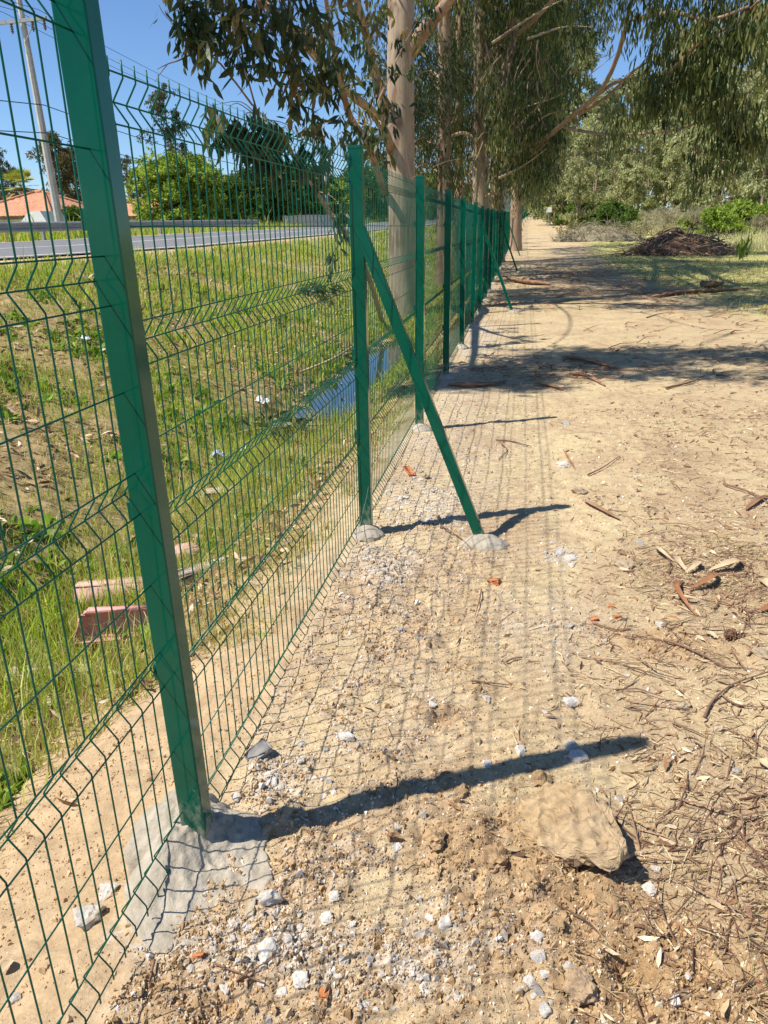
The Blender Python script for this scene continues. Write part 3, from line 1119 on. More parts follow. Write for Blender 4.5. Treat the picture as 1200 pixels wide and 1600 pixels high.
# bare twigs against the sky
for pts in ([(403, 180, 8.2), (378, 96, 8), (352, 44, 7.8), (330, 10, 7.7)], [(395, 165, 8.1), (345, 100, 7.9), (310, 75, 7.8), (285, 62, 7.8), (268, 35, 7.8), (260, 15, 7.8)],
            [(312, 76, 7.8), (285, 92, 7.7), (262, 100, 7.7), (246, 108, 7.7)], [(262, 100, 7.7), (248, 118, 7.7), (242, 128, 7.7)], [(268, 35, 7.8), (256, 22, 7.8), (248, 8, 7.8)],
            [(303, 73, 7.8), (290, 82, 7.8), (276, 80, 7.8)], [(640, 280, 12), (690, 255, 12.5), (720, 248, 13)]):
    P = pl(pts, 12)
    mb.tube(P, rad(.011 if len(pts) > 3 else .005, .003, len(P)), 5, cap=False)
child(mb, 'branchwork', M['bark_b'], tA)['kind'] = 'stuff'
for P, r0, r1 in limbs:
    m2 = MB()
    m2.tube(P, rad(r0, r1, len(P)), 10, jit=.02)
    child(m2, 'limb', M['bark_b'], tA)
mb = MB()
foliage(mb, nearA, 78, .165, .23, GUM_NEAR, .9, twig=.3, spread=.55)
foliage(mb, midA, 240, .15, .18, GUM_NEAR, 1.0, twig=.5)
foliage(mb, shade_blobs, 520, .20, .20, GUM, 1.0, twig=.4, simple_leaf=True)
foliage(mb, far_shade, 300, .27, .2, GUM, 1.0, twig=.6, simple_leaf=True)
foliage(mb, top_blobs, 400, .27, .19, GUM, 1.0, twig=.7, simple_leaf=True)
child(mb, 'crown', M['leaf'], tA, False)

# leaning sapling / broken limb lying against the bank and over the fence top
tS = thing('leaning_branch', 'leafy broken eucalyptus branch leaning from the ditch bank toward the fence top', 'branch', on(598, 505))
bS = np.array(tS.location)
P = spline([bS, atY(575, 430, bS[1] * .86), atY(545, 375, bS[1] * .74), atY(510, 324, bS[1] * .66), atY(457, 241, bS[1] * .58), atY(405, 185, bS[1] * .52)], 30)
mb = MB()
mb.tube(P, rad(.055, .014, len(P)), 8, jit=.04)
sb = [pb(352, 175, 7.6, .08, .7), pb(372, 195, 7.7, .13), pb(395, 185, 7.8, .15, 1.2), pb(420, 200, 7.9, .16, 1.2), pb(445, 215, 8, .16, 1.2), pb(470, 225, 8.2, .15, 1.0), pb(395, 235, 7.8, .10, .8),
      pb(425, 245, 8, .10, .8), pb(330, 165, 7.6, .05, .4), pb(490, 240, 8.6, .14, .8), pb(520, 330, 9.5, .09, .4), pb(470, 265, 8.2, .07, .5), pb(540, 330, 10, .12, .4), pb(525, 390, 10.3, .05, .2)]
twigs_to(mb, P, sb, .006)
child(mb, 'stem', M['bark_a'], tS)
mb = MB()
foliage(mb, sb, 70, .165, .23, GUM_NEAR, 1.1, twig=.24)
child(mb, 'leaves', M['leaf'], tS, False)

# fresh cut leafy boughs lying in the ditch
for lab, pix, r in (('pile of cut eucalyptus leaves lying beside the blue ditch water', (430, 690), .18), ('leafy green bough drooping on the bank above the ditch water', (500, 470), .26)):
    t = thing('cut_bough', lab, 'branch', on(*pix))
    b = np.array(t.location)
    mb = MB()
    st = spline([b + np.array([.5, .6, .02]), b + np.array([.2, .2, .10]), b + np.array([-.25, -.1, .12]), b + np.array([-.6, -.3, .05])], 10)
    mb.tube(st, rad(.016, .005, len(st)), 6)
    bl = [(b[0] + dx, b[1] + dy, b[2] + .10 + (0.12 if r > .25 else 0), r * .6, r * .7, .08) for dx, dy in ((-.3, -.1), (0, .1), (.25, .25), (-.1, .35), (.1, -.1))]
    child(mb, 'stem', M['bark_a'], t)
    mb = MB()
    foliage(mb, bl, 70, .15, .2, GUM_NEAR, .25, twig=.2, spread=.8)
    child(mb, 'leaves', M['leaf'], t, False)

# ------------------------------------------------------------------ the row of gums further along
ROW = [
    dict(px=693, Y=24.5, r=.20, lab='slim reddish eucalyptus trunk beyond the big pale trunk, right of it', top=15, lean=.2),
    dict(px=716, Y=30.0, r=.16, lab='thin eucalyptus trunk with orange peeling strip between two paler trunks', top=16, lean=-.2),
    dict(px=750, Y=27.0, r=.26, lab='tall pale eucalyptus with long ribbons of bark peeling beside the fence', top=20, lean=.3),
    dict(px=776, Y=36.0, r=.30, lab='dark barked eucalyptus in the shaded clump where fence posts bunch together', top=18, lean=.9),
    dict(px=806, Y=47.0, r=.30, lab='eucalyptus far along the fence with a dark drooping crown over the track', top=17, lean=1.5),
]
regions = {0: ((650, 730), (40, 320), 26, 30), 1: ((690, 770), (0, 310), 31, 36), 2: ((765, 850), (0, 230), 25, 32), 3: ((770, 875), (0, 280), 34, 40), 4: ((800, 885), (0, 300), 40, 50)}
ncl = {0: 30, 1: 34, 2: 60, 3: 80, 4: 70}
for k, d in enumerate(ROW):
    g = atY(d['px'], 345, d['Y'])
    b = np.array([g[0], g[1], gz(g[0], g[1])])
    t = thing('eucalyptus_tree', d['lab'], 'tree', b, 'eucalyptus trees along the fence')
    P = spline([b + np.array([0, 0, -.3]), b + np.array([.02, 0, 1.2]), atY(d['px'] + 2, 150, d['Y']), atY(d['px'] + 2, 0, d['Y']), b + np.array([d['lean'], .5, d['top'] * .7]), b + np.array([d['lean'] * 1.8, 1.0, d['top']])], 40)
    mb = MB()
    mb.tube(P, np.interp(P[:, 2] - b[2], [-.3, .5, 3, 8, d['top']], [d['r'] * 1.6, d['r'] * 1.15, d['r'], d['r'] * .8, .05]), 16, jit=.03)
    child(mb, 'trunk', M['bark_a' if k in (2,) else 'bark_b'], t)
    (xa, xb), (ya, yb), Ya, Yb = regions[k]
    bl = []
    for q in range(ncl[k]):
        px, py = random.uniform(xa, xb), random.uniform(ya, yb)
        if k >= 3:
            py = ya + (yb - ya) * random.random() ** 1.15
            if px > 850 + .12 * (300 - py) + 10:
                px -= 45
        Y = random.uniform(Ya, Yb)
        bl.append(pb(px, py, Y, random.uniform(.5, 1.0) * (1.25 if k >= 3 else 1), 1.0, .9))
    crown = []
    for q in range(26):
        a, r = random.uniform(0, 6.28), random.uniform(.2, 3.2)
        crown.append((b[0] + d['lean'] + r * math.cos(a) + .6, b[1] + .6 + r * math.sin(a), b[2] + d['top'] * random.uniform(.55, 1.0), random.uniform(.9, 1.5), random.uniform(.9, 1.5), random.uniform(.7, 1.2)))
    mb = MB()
    twigs_to(mb, P[3:], bl, .014)
    twigs_to(mb, P[15:], crown, .03)
    if k == 2:
        for pts, r0, r1 in (([(752, 200, 27), (790, 225, 26.5), (826, 232, 25.5), (846, 222, 24), (872, 200, 22.5), (905, 172, 21), (940, 140, 20), (966, 85, 19.3), (980, 30, 18.8), (1000, -60, 18)], .085, .04),
                            ([(874, 196, 22.4), (900, 203, 21.5), (940, 209, 20.5), (1000, 209, 19.5), (1060, 202, 18.5), (1105, 186, 17.8)], .045, .015),
                            ([(930, 150, 20.3), (960, 130, 20), (990, 122, 19.7), (1020, 110, 19.3)], .05, .02), ([(905, 178, 21), (950, 150, 20.5), (985, 115, 20), (1010, 98, 19.6)], .05, .02),
                            ([(760, 92, 26.8), (800, 60, 26), (840, 25, 25.3), (880, -20, 24.8)], .10, .05), ([(782, 148, 26), (790, 110, 26), (797, 72, 26), (802, 30, 26)], .17, .19),
                            ([(758, 308, 26.5), (790, 290, 26), (830, 265, 25.5), (880, 225, 25)], .055, .02), ([(770, 185, 26.5), (810, 168, 26), (850, 145, 25.5), (878, 118, 25)], .05, .02),
                            ([(700, 215, 27), (725, 208, 26.5), (748, 222, 26.5)], .05, .06), ([(990, 30, 18.6), (1050, 20, 17.5), (1110, 30, 16.5), (1170, 10, 16)], .05, .02),
                            ([(1040, 120, 17.5), (1090, 70, 17), (1140, 40, 16.5), (1200, -10, 16)], .04, .02)):
            Pq = pl(pts, 26)
            m2 = MB()
            m2.tube(Pq, rad(r0, r1, len(Pq)), 9, jit=.03)
            child(m2, 'limb', M['bark_b'], t)
    for q in range(60 if k >= 2 else 20):   # dead hanging twigs and bark shreds
        px, py = random.uniform(xa - 10, xb), random.uniform(max(60, ya), yb + 10)
        a = atY(px, py, Ya - random.uniform(.3, 1.5))
        e = a + np.array([random.uniform(-.5, .5), random.uniform(-.3, .3), -random.uniform(.4, 1.6)])
        Pq = spline([a, (a + e) / 2 + np.array([random.uniform(-.25, .25), 0, random.uniform(-.1, .2)]), e], 7)
        mb.tube(Pq, rad(random.uniform(.010, .028), .005, len(Pq)), 4, cap=False)
    child(mb, 'branchwork', M['bark_b'], t)['kind'] = 'stuff'
    for q in range((0, 1, 7, 6, 5)[k]):   # pale bare branches in front of the leaves
        a = atY(random.uniform(xa, xb - 20), random.uniform(60, 300), Ya - 1.2)
        d_ = np.array([random.uniform(.8, 3.0), random.uniform(-1.5, .5), random.uniform(-.3, 1.6)])
        Pq = spline([a, a + d_ * .5 + np.array([0, 0, random.uniform(-.35, .35)]), a + d_], 12)
        m2 = MB()
        m2.tube(Pq, rad(random.uniform(.02, .05), .008, len(Pq)), 6, jit=.05)
        child(m2, 'dead_branch', M['bark_a'], t)
    mb = MB()
    foliage(mb, bl, 270 if k < 2 else 205, .26, .13, GUM, 1.15, simple_leaf=True, twig=.8, spread=.35)
    foliage(mb, crown, 430, .32, .18, GUM, 1.1, simple_leaf=True, twig=.8, spread=.4)
    if k == 2:
        rb = [pb(x_, y_, Y_, r_, k_) for x_, y_, Y_, r_, k_ in (
            (1000, 5, 18, .5, 1.2), (1050, 12, 17.5, .55, 1.5), (1095, 20, 17, .5, 1.5), (1140, 15, 16.8, .55, 1.5), (1185, 5, 16.5, .5, 1.4), (1070, 45, 17.2, .45, 1.4), (1120, 55, 16.8, .5, 1.5), (1165, 45, 16.5, .4, 1.2),
            (1040, 75, 17.5, .4, 1.2), (1090, 85, 17.2, .45, 1.5), (1130, 90, 17, .42, 1.2), (1020, 110, 17.8, .38, 1.2), (1060, 115, 17.5, .42, 1.5), (1100, 120, 17.2, .35, 1.0), (1000, 145, 18, .30, 1.0), (1035, 140, 17.8, .34, 1.1),
            (985, 170, 18.3, .22, .7), (960, 190, 19, .2, .5), (1125, 155, 17.5, .35, 1.2), (1150, 165, 17.4, .38, 1.4), (1165, 190, 17.4, .33, 1.2), (1130, 195, 17.5, .35, 1.1), (1150, 215, 17.4, .3, 1.0), (1110, 225, 17.6, .28, .7),
            (1095, 255, 17.8, .22, .4), (905, 0, 20, .3, .6), (893, 50, 22, .35, .8), (885, 120, 23, .4, 1.0), (1010, -40, 18, .7, 1.5), (1100, -50, 17, .8, 1.6), (1180, -50, 16, .8, 1.6), (1260, 20, 15.5, .8, 1.6), (1280, 120, 15.5, .6, 1.2), (1060, -110, 17, 1.0, 1.8), (1160, -130, 16, 1.0, 1.8), (1250, -100, 15, 1.0, 1.8), (960, -80, 18, .9, 1.6), (1330, -60, 14.5, 1.0, 1.6))]
        rb += [pb(random.uniform(770, 872), random.uniform(120, 300), random.uniform(22.5, 25), random.uniform(.3, .55), .8) for q in range(30)]
        foliage(mb, rb, 230, .20, .15, GUM, 1.25, simple_leaf=False, twig=.55, spread=.3)
    child(mb, 'crown', M['leaf'], t, False)
    if k in (0, 1, 2):
        for q in range(7 if k == 2 else 4):
            j = random.randint(6, 16)
            a = P[j] + np.array([random.uniform(-.2, .25), -.25, 0])
            ln = random.uniform(1.0, 3.2)
            pts = spline([a, a + np.array([random.uniform(-.1, .2), -.1, -ln * .4]), a + np.array([random.uniform(-.3, .4), -.15, -ln])], 10)
            m2 = MB()
            ribbon(m2, pts, random.uniform(.07, .16), random.uniform(.5, 2.5), q)
            o = child(m2, 'bark_strip', M['strip'], t)


# ------------------------------------------------------------------ far trees: a few kinds, then copies


def tree_parts(h, cr, cols, trunk_r, seed, leaf=.34, nblob=34, per=300, base=.25, leafw=.4, droop=.8, multi=1, mat='bark_far', shape=1.0):
    random.seed(seed)
    mt, ml, mc = MB(), MB(), MB()
    for s_ in range(multi):
        lean = (random.uniform(-.08, .08) * h, random.uniform(-.08, .08) * h)
        ox, oy = (random.uniform(-.6, .6), random.uniform(-.6, .6)) if multi > 1 else (0, 0)
        P = spline([(ox, oy, -.4), (ox + lean[0] * .1, oy, h * .2), (ox + lean[0] * .5, oy + lean[1] * .4, h * .55), (ox + lean[0], oy + lean[1], h * .96)], 18)
        mt.tube(P, np.interp(P[:, 2], [-.4, .5, h * .5, h], [trunk_r * 1.5, trunk_r, trunk_r * .65, .03]), 9, jit=.04)
        bl = []
        for q in range(nblob // multi):
            t = base + (1 - base) * random.random() ** .85
            w = cr * math.sin(math.pi * min(1, (t - base) / (1 - base) * .82 + .16)) ** shape
            a = random.uniform(0, 6.28)
            r = w * math.sqrt(random.random())
            c = np.array([np.interp(t * h, P[:, 2], P[:, 0]) + r * math.cos(a), np.interp(t * h, P[:, 2], P[:, 1]) + r * math.sin(a), t * h])
            s2 = random.uniform(.16, .34) * cr
            bl.append((*c, s2, s2, s2 * .8))
        twigs_to(ml, P[2:], bl, .02 + trunk_r * .1)
        foliage(mc, bl, per, leaf, leafw, cols, droop, True, twig=leaf * 2, spread=.6)
    return mt.mesh('trunk', M[mat], True), ml.mesh('branchwork', M[mat], True), mc.mesh('crown', M['far_leaf'])


def place_tree(name, parts, loc, rz, sc, label, group=None, cat='tree'):
    t = thing(name, label, cat, loc, group)
    t.rotation_euler = (0, 0, rz)
    t.scale = (sc, sc, sc * random.uniform(.95, 1.08))
    for n, me in zip(('trunk', 'branchwork', 'crown'), parts):
        o = link(n, me, t)
        if n == 'branchwork':
            o['kind'] = 'stuff'
    return t


def by_px(px, Y):
    p = atY(px, 345, Y)
    return (p[0], Y, gz(p[0], Y) - .05)


kinds = [tree_parts(19, 4.2, GUM_PALE, .24, 11, .38, 46, 300, .12, multi=1), tree_parts(17, 3.6, GUM_PALE, .20, 12, .36, 42, 300, .10, multi=2),
         tree_parts(21, 4.6, GUM_PALE, .26, 13, .38, 44, 260, .22), tree_parts(14, 3.4, GUM_PALE, .16, 14, .34, 44, 320, .05, multi=2)]
WALL = [(842, 120, 1.1, 3), (858, 105, 1.0, 1), (872, 92, .95, 3), (893, 98, 1.15, 0), (905, 82, .9, 3), (925, 88, 1.05, 1), (945, 100, 1.05, 2), (962, 80, .85, 3), (985, 92, 1.05, 0), (1005, 78, .85, 1), (1022, 100, 1.15, 2), (1043, 82, .95, 3),
        (1060, 90, 1.1, 0), (1082, 74, .85, 1), (1100, 95, 1.15, 2), (1118, 80, .95, 3), (1138, 70, .95, 0), (1158, 90, 1.1, 2), (1172, 76, .85, 1), (1190, 66, .95, 3), (1212, 82, 1.1, 0), (1240, 70, 1.0, 2), (1275, 80, 1.1, 1)]
ORD = 'first second third fourth fifth sixth seventh eighth ninth tenth eleventh twelfth thirteenth fourteenth fifteenth sixteenth seventeenth eighteenth nineteenth twentieth twenty-first twenty-second twenty-third'.split()
for q, (px, Y, s_, kd) in enumerate(WALL):
    s_ *= .70 if 900 < px < 1010 else .84
    lab = ['tall pale eucalyptus', 'twin stemmed pale eucalyptus', 'open crowned tall eucalyptus', 'bushy low crowned eucalyptus'][kd] + ' of the far wood front row, ' + ORD[q] + ' from the left'
    place_tree('eucalyptus_tree', kinds[kd], by_px(px, Y), random.uniform(0, 6.28), s_, lab, 'trees of the far wood')
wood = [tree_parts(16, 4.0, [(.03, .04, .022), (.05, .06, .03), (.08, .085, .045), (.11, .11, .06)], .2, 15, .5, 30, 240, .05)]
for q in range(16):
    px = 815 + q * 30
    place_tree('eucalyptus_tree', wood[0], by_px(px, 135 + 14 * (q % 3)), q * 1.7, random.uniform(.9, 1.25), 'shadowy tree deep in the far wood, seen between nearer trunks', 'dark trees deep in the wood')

# bushes of the field
bushes = {'g': tree_parts(2.6, 1.6, GREEN, .05, 21, .22, 40, 260, .05, .55, .2, 3, shape=.6), 'd': tree_parts(1.7, 1.5, GREY, .03, 22, .22, 34, 150, .03, .12, -.4, 3, shape=.6),
          'k': tree_parts(2.2, 2.0, DARKGREEN, .05, 23, .25, 34, 240, .03, .5, .1, 3, shape=.6)}
for px, Y, s_, kd, lab, cat in ((1120, 56, .75, 'g', 'bright lime green bush at the field edge before the far wood', 'bush'), (1152, 58, .9, 'g', 'largest lime green bush in the sun below the right hand gum trees', 'bush'),
                                (1190, 57, .8, 'g', 'lime green bush cut by the right edge of the photo', 'bush'), (1085, 62, .6, 'g', 'low green bush left of the lime green bushes', 'bush'),
                                (1012, 66, .9, 'd', 'grey dry shrub at the left end of the dry field', 'shrub'), (1045, 64, 1.0, 'd', 'broad grey dry shrub behind the bark heap', 'shrub'), (1085, 62, 1.0, 'd', 'grey twiggy shrub in front of the lime bushes', 'shrub'),
                                (1125, 60, .7, 'd', 'dry shrub below the lime green bushes', 'shrub'), (1165, 58, .7, 'd', 'dry shrub near the right edge of the field', 'shrub'), (1200, 56, .7, 'd', 'dry shrub cut by the right edge of the photo', 'shrub'),
                                (905, 84, 1.0, 'k', 'dark undergrowth bush at the far end of the track', 'bush'), (875, 95, 1.2, 'k', 'dark bush beside the small white sign', 'bush'), (955, 70, 1.0, 'k', 'dark green bush at the foot of the far wood', 'bush')):
    place_tree('dry_shrub' if kd == 'd' else 'bush', bushes[kd], by_px(px, Y), random.uniform(0, 6), s_, lab, None, cat)

# brush heap and bark heap on the right of the track
def heap(name, label, pix, wx, wy, h, n, mat, cols, leaf=False):
    c = on(*pix)
    t = thing(name, label, 'heap', c)
    mb = MB()
    rr = random.Random(len(label))
    ca = np.array(cols)
    for k in range(n):
        a, r = rr.uniform(0, 6.28), math.sqrt(rr.random())
        x, y = wx * r * math.cos(a), wy * r * math.sin(a)
        z = h * max(.03, (1 - r ** 1.6)) * rr.uniform(.3, 1.05)
        L = rr.uniform(.3, 1.3) * (1 if not leaf else .8)
        az, el = rr.uniform(0, 6.28), rr.uniform(-.35, .45) if not leaf else rr.uniform(-.2, 1.2)
        d = np.array([math.cos(az) * math.cos(el), math.sin(az) * math.cos(el), math.sin(el)])
        p0 = np.array([x, y, z])
        mid = p0 + d * L * .5 + np.array([0, 0, rr.uniform(-.05, .1)])
        P = spline([p0 - d * L * .2, mid, p0 + d * L + np.array([0, 0, -.12])], 5)
        P[:, 2] = np.maximum(P[:, 2], .01)
        mb.tube(P, rad(rr.uniform(.012, .045) * (.5 if leaf else 1), .006, len(P)), 4, cap=False, col=ca[rr.randrange(len(ca))] * rr.uniform(.7, 1.3))
    core = []
    nth = 40
    th = np.arange(nth) * 2 * math.pi / nth
    V = [[0, 0, h * .8]]
    for k in range(1, 9):
        r = k / 8
        V += list(np.stack([wx * r * np.cos(th), wy * r * np.sin(th), h * .8 * (1 - r ** 1.8) * (1 + .3 * fbm(np.cos(th) * 3 * r + 5, np.sin(th) * 3 * r, 77)) - .02], -1))
    T = [[0, 1 + i, 1 + (i + 1) % nth] for i in range(nth)]
    Q = [[1 + k * nth + i, 1 + (k + 1) * nth + i, 1 + (k + 1) * nth + (i + 1) % nth, 1 + k * nth + (i + 1) % nth] for k in range(7) for i in range(nth)]
    link('sticks', mb.mesh('sticks', M['twig']), t)['kind'] = 'stuff'
    link('core', make_mesh('core', V, Q, T, None, True, mat), t)
    return t


heap('bark_heap', 'heap of reddish brown bark and branches on the grass right of the track', (1062, 398), 2.6, 1.4, 1.25, 620, M['twig_dark'], [(.16, .10, .065), (.26, .165, .105), (.36, .24, .15), (.48, .36, .25)])
h2_ = heap('brush_heap', 'grey heap of cut leafy brush beside the track, left of the bark heap', (935, 376), 3.2, 1.6, 1.25, 620, M['brush_core'], [(.20, .17, .11), (.30, .26, .17), (.40, .36, .25)], True)
mb = MB()
foliage(mb, [(random.uniform(-2.8, 2.8), random.uniform(-1.2, 1.2), random.uniform(.3, 1.0), .5, .5, .3) for q in range(30)], 90, .2, .2, [(.18, .165, .09), (.26, .24, .13), (.34, .31, .18)], .2, True, twig=.3)
link('dry_leaves', mb.mesh('dry_leaves', M['far_leaf']), h2_)

# ------------------------------------------------------------------ beyond the road
g_tall = tree_parts(15, 3.2, [(.045, .06, .04), (.07, .085, .05), (.10, .11, .06), (.14, .14, .08)], .2, 31, .3, 44, 260, .15)
g_brown = tree_parts(11, 3.0, [(.07, .06, .03), (.11, .09, .045), (.15, .125, .06), (.19, .16, .08)], .2, 32, .3, 46, 260, .12)
round_tree = tree_parts(5.4, 2.6, GREEN, .12, 33, .20, 70, 330, .12, .6, .2, shape=.5)
dark_bush = tree_parts(5.0, 2.8, DARKGREEN, .12, 34, .22, 60, 300, .06, .6, .2, shape=.5)


def left_tree(parts, px, Y, s_, label, name='garden_tree', sink=0.0):
    p = atY(px, 345, Y)
    return place_tree(name, parts, (p[0], Y, gz(p[0], Y) - .1 - sink), random.uniform(0, 6), s_, label, 'trees beyond the road')


left_tree(g_tall, 30, 88, .66, 'grey green tree behind the palm, left of the utility pole')
left_tree(g_tall, 8, 84, .5, 'small grey green tree at the left edge above the tiled roof')
left_tree(g_brown, 98, 66, .80, 'brownish tall tree right behind the leaning concrete utility pole')
left_tree(g_brown, 122, 70, .70, 'brownish tree half hidden by the nearest fence post')
left_tree(g_tall, 205, 95, .58, 'distant dark gum between the nearest post and the round green tree')
left_tree(g_tall, 225, 100, .54, 'distant gum just left of the tall dark gum')
left_tree(g_tall, 287, 74, .82, 'tall dark gum standing above the round lime green tree')
left_tree(round_tree, 268, 50, .92, 'round lime green tree beyond the road, left of two')
left_tree(round_tree, 306, 52, .86, 'round lime green tree beyond the road, right of two')
left_tree(dark_bush, 325, 56, .8, 'dark green garden tree right of the round lime trees')
left_tree(dark_bush, 112, 42, .40, 'dark green garden bush beside the foot of the utility pole')
left_tree(dark_bush, 380, 64, .85, 'green garden tree behind the end of the guard rail')
left_tree(dark_bush, 420, 66, 1.0, 'broad dark green tree right of the end of the guard rail')
left_tree(dark_bush, 458, 70, 1.1, 'dark green tree over the grey board fence')
left_tree(dark_bush, 490, 78, 1.0, 'dark green tree just left of the slim far pole')
left_tree(round_tree, 532, 84, .9, 'pale green tree just right of the slim far pole')
left_tree(dark_bush, 565, 92, 1.1, 'dark tree beyond the road behind the second fence post')
left_tree(dark_bush, 600, 98, 1.1, 'dark tree beyond the road left of the big trunk')
left_tree(round_tree, 668, 105, 1.0, 'green tree beyond the road right of the big trunk')
for q in range(8):
    left_tree(dark_bush, 345 + q * 48, 150 + 9 * (q % 3), 1.5, 'hazy tree on the skyline far beyond the road')

# hill
xs = np.linspace(-420, 60, 60)
hv = []
for y_, s_ in ((520, 0.0), (560, 1.0), (620, .3)):
    hv.append(np.stack([xs, np.full(60, y_), 4 + s_ * (24 + 8 * fbm(xs / 60, xs * 0 + 1, 91) + 2.2 * fbm(xs / 6, xs * 0, 92))], -1))
i = np.arange(59)
hq = np.concatenate([np.stack([k * 60 + i, k * 60 + i + 1, (k + 1) * 60 + i + 1, (k + 1) * 60 + i], -1) for k in range(2)])
link('hills', make_mesh('hills', np.concatenate(hv), hq, None, None, True, M['hill']))['kind'] = 'structure'

# palm
pp = atY(42, 345, 52)
palm = thing('palm_tree', 'short fan palm behind the tiled roof, left of the utility pole', 'palm', (pp[0], 52, gz(pp[0], 52)))
mb = MB()
ph = float(atY(42, 292, 52)[2]) - float(palm.location[2])
mb.tube([(0, 0, -.2), (.02, 0, ph * .5), (0, 0, ph)], [.26, .22, .2], 10, jit=.08)
link('trunk', mb.mesh('trunk', M['bark_far'], True), palm)
for q in range(34):
    a, el = random.uniform(0, 6.28), random.uniform(-.9, 1.25)
    d = np.array([math.cos(a) * math.cos(el), math.sin(a) * math.cos(el), math.sin(el)])
    s_ = np.cross(d, [0, 0, 1.0])
    s_ /= np.linalg.norm(s_)
    up = np.cross(s_, d)
    c = np.array([0, 0, ph]) + d * .75
    m2 = MB()
    col = np.array([.34, .38, .08]) if el > -.2 else np.array([.34, .25, .11])
    m2.tube([(0, 0, ph), tuple(c)], [.02, .012], 4, col=col * .8)
    for w in np.linspace(-1.15, 1.15, 11):
        e = c + (d * math.cos(w) + s_ * math.sin(w)) * .75 + up * .05 + np.array([0, 0, -.12])
        p = (d * -math.sin(w) + s_ * math.cos(w)) * .075
        mdl = (c + e) / 2
        m2.add([c, mdl + p, e, mdl - p], None, [[0, 1, 2], [0, 2, 3]], col * random.uniform(.8, 1.2))
    link('frond', m2.mesh('frond', M['palm']), palm)

# houses with tiled roofs
def house(label, px0, px1, Y, eave_py, ridge_py, depth, wallz):
    a, b = atY(px0, eave_py, Y), atY(px1, eave_py, Y)
    r = atY((px0 + px1) / 2, ridge_py, Y + depth / 2)
    W_ = b[0] - a[0]
    base = np.array([(a[0] + b[0]) / 2, Y + depth / 2, wallz])
    t = thing('house', label, 'house', base)
    ez, rz = a[2] - wallz, r[2] - wallz
    mb = MB()
    mb.box((0, 0, ez / 2 - .1), (W_ - .8, depth - .8, ez + .2))
    link('wall', mb.mesh('wall', M['white_wall']), t)
    # hipped roof; tile barrels run down the slope and courses step over each other
    hip = min(depth / 2, W_ / 2 - .3)
    roof = bpy.data.objects.new('roof', None)
    for side in range(4):
        long = side in (0, 1)
        half = W_ / 2 if long else depth / 2
        run = depth / 2 if long else hip
        n, m = int(half * 2 / .075), 46
        u = np.linspace(-1, 1, n)
        vv = np.linspace(0, 1, m)
        Ug, Vg = np.meshgrid(u, vv)
        wid = half - Vg * (hip if long else depth / 2)
        al = Ug * np.maximum(wid, .02)
        into = -(depth / 2 if long else W_ / 2) + Vg * run
        z = ez + (rz - ez) * Vg
        z = z + .04 * np.abs(np.sin(al * math.pi / .28)) + .03 * (1 - (Vg * 15) % 1)
        if side == 0:
            V = np.stack([al, into, z], -1)
        elif side == 1:
            V = np.stack([-al, -into, z], -1)
        elif side == 2:
            V = np.stack([-into, al, z], -1)
        else:
            V = np.stack([into, -al, z], -1)
        ii = (np.arange(m - 1)[:, None] * n + np.arange(n - 1)[None, :]).ravel()
        link('roof_slope', make_mesh('roof_slope', V.reshape(-1, 3), np.stack([ii, ii + 1, ii + n + 1, ii + n], -1), None, None, True, M['tile']), t)
    bpy.data.objects.remove(roof)
    mb = MB()
    mb.tube([(-W_ / 2 + hip, 0, rz + .05), (W_ / 2 - hip, 0, rz + .05)], .13, 8)
    for sx in (-1, 1):
        for sy in (-1, 1):
            mb.tube([(sx * (W_ / 2 - hip), 0, rz + .04), (sx * W_ / 2, sy * depth / 2, ez + .06)], .12, 8)
    link('ridge_tiles', mb.mesh('ridge_tiles', M['tile'], True), t)
    mb = MB()
    for sy in (-1, 1):
        mb.box((0, sy * (depth / 2 - .02), ez - .08), (W_, .05, .16))
    for sx in (-1, 1):
        mb.box((sx * (W_ / 2 - .02), 0, ez - .08), (.05, depth, .16))
    link('fascia', mb.mesh('fascia', M['dark_wood']), t)
    for q in range(3):
        mb = MB()
        mb.box((-W_ * .3 + q * W_ * .3, -depth / 2 + .38, ez - .75), (1.1, .08, .9))
        w_ = link('window', mb.mesh('window', M['dark_wood']), t)
    return t


house('house with orange tiled roof at the left edge, below the palm', -75, 82, 46, 341, 303, 9, .4)
house('house with orange tiled roof between the utility pole and the round tree', 112, 262, 50, 341, 313, 8, .4)
# white awning beside the first house
ap = atY(70, 346, 40)
aw = thing('awning', 'white sloping sheet beside the foot of the utility pole', 'awning', (ap[0], 40, gz(ap[0], 40)))
za = ap[2] - aw.location[2]
mb = MB()
V = [(-.75, -1, za), (.75, -1, za - .05), (.75, 1, za - .05), (-.75, 1, za), (-.2, -1, za + .48), (.45, -1, za + .5), (.45, 1, za + .5), (-.2, 1, za + .48)]
mb.add(V, [[0, 1, 5, 4], [1, 2, 6, 5], [2, 3, 7, 6], [3, 0, 4, 7], [4, 5, 6, 7], [3, 2, 1, 0]])
link('sheet', mb.mesh('sheet', M['white_sheet']), aw)
for sx in (-.65, .65):
    for sy in (-.9, .9):
        mb = MB()
        mb.tube([(sx, sy, -.1), (sx, sy, za)], .03, 6)
        link('leg', mb.mesh('leg', M['zinc']), aw)

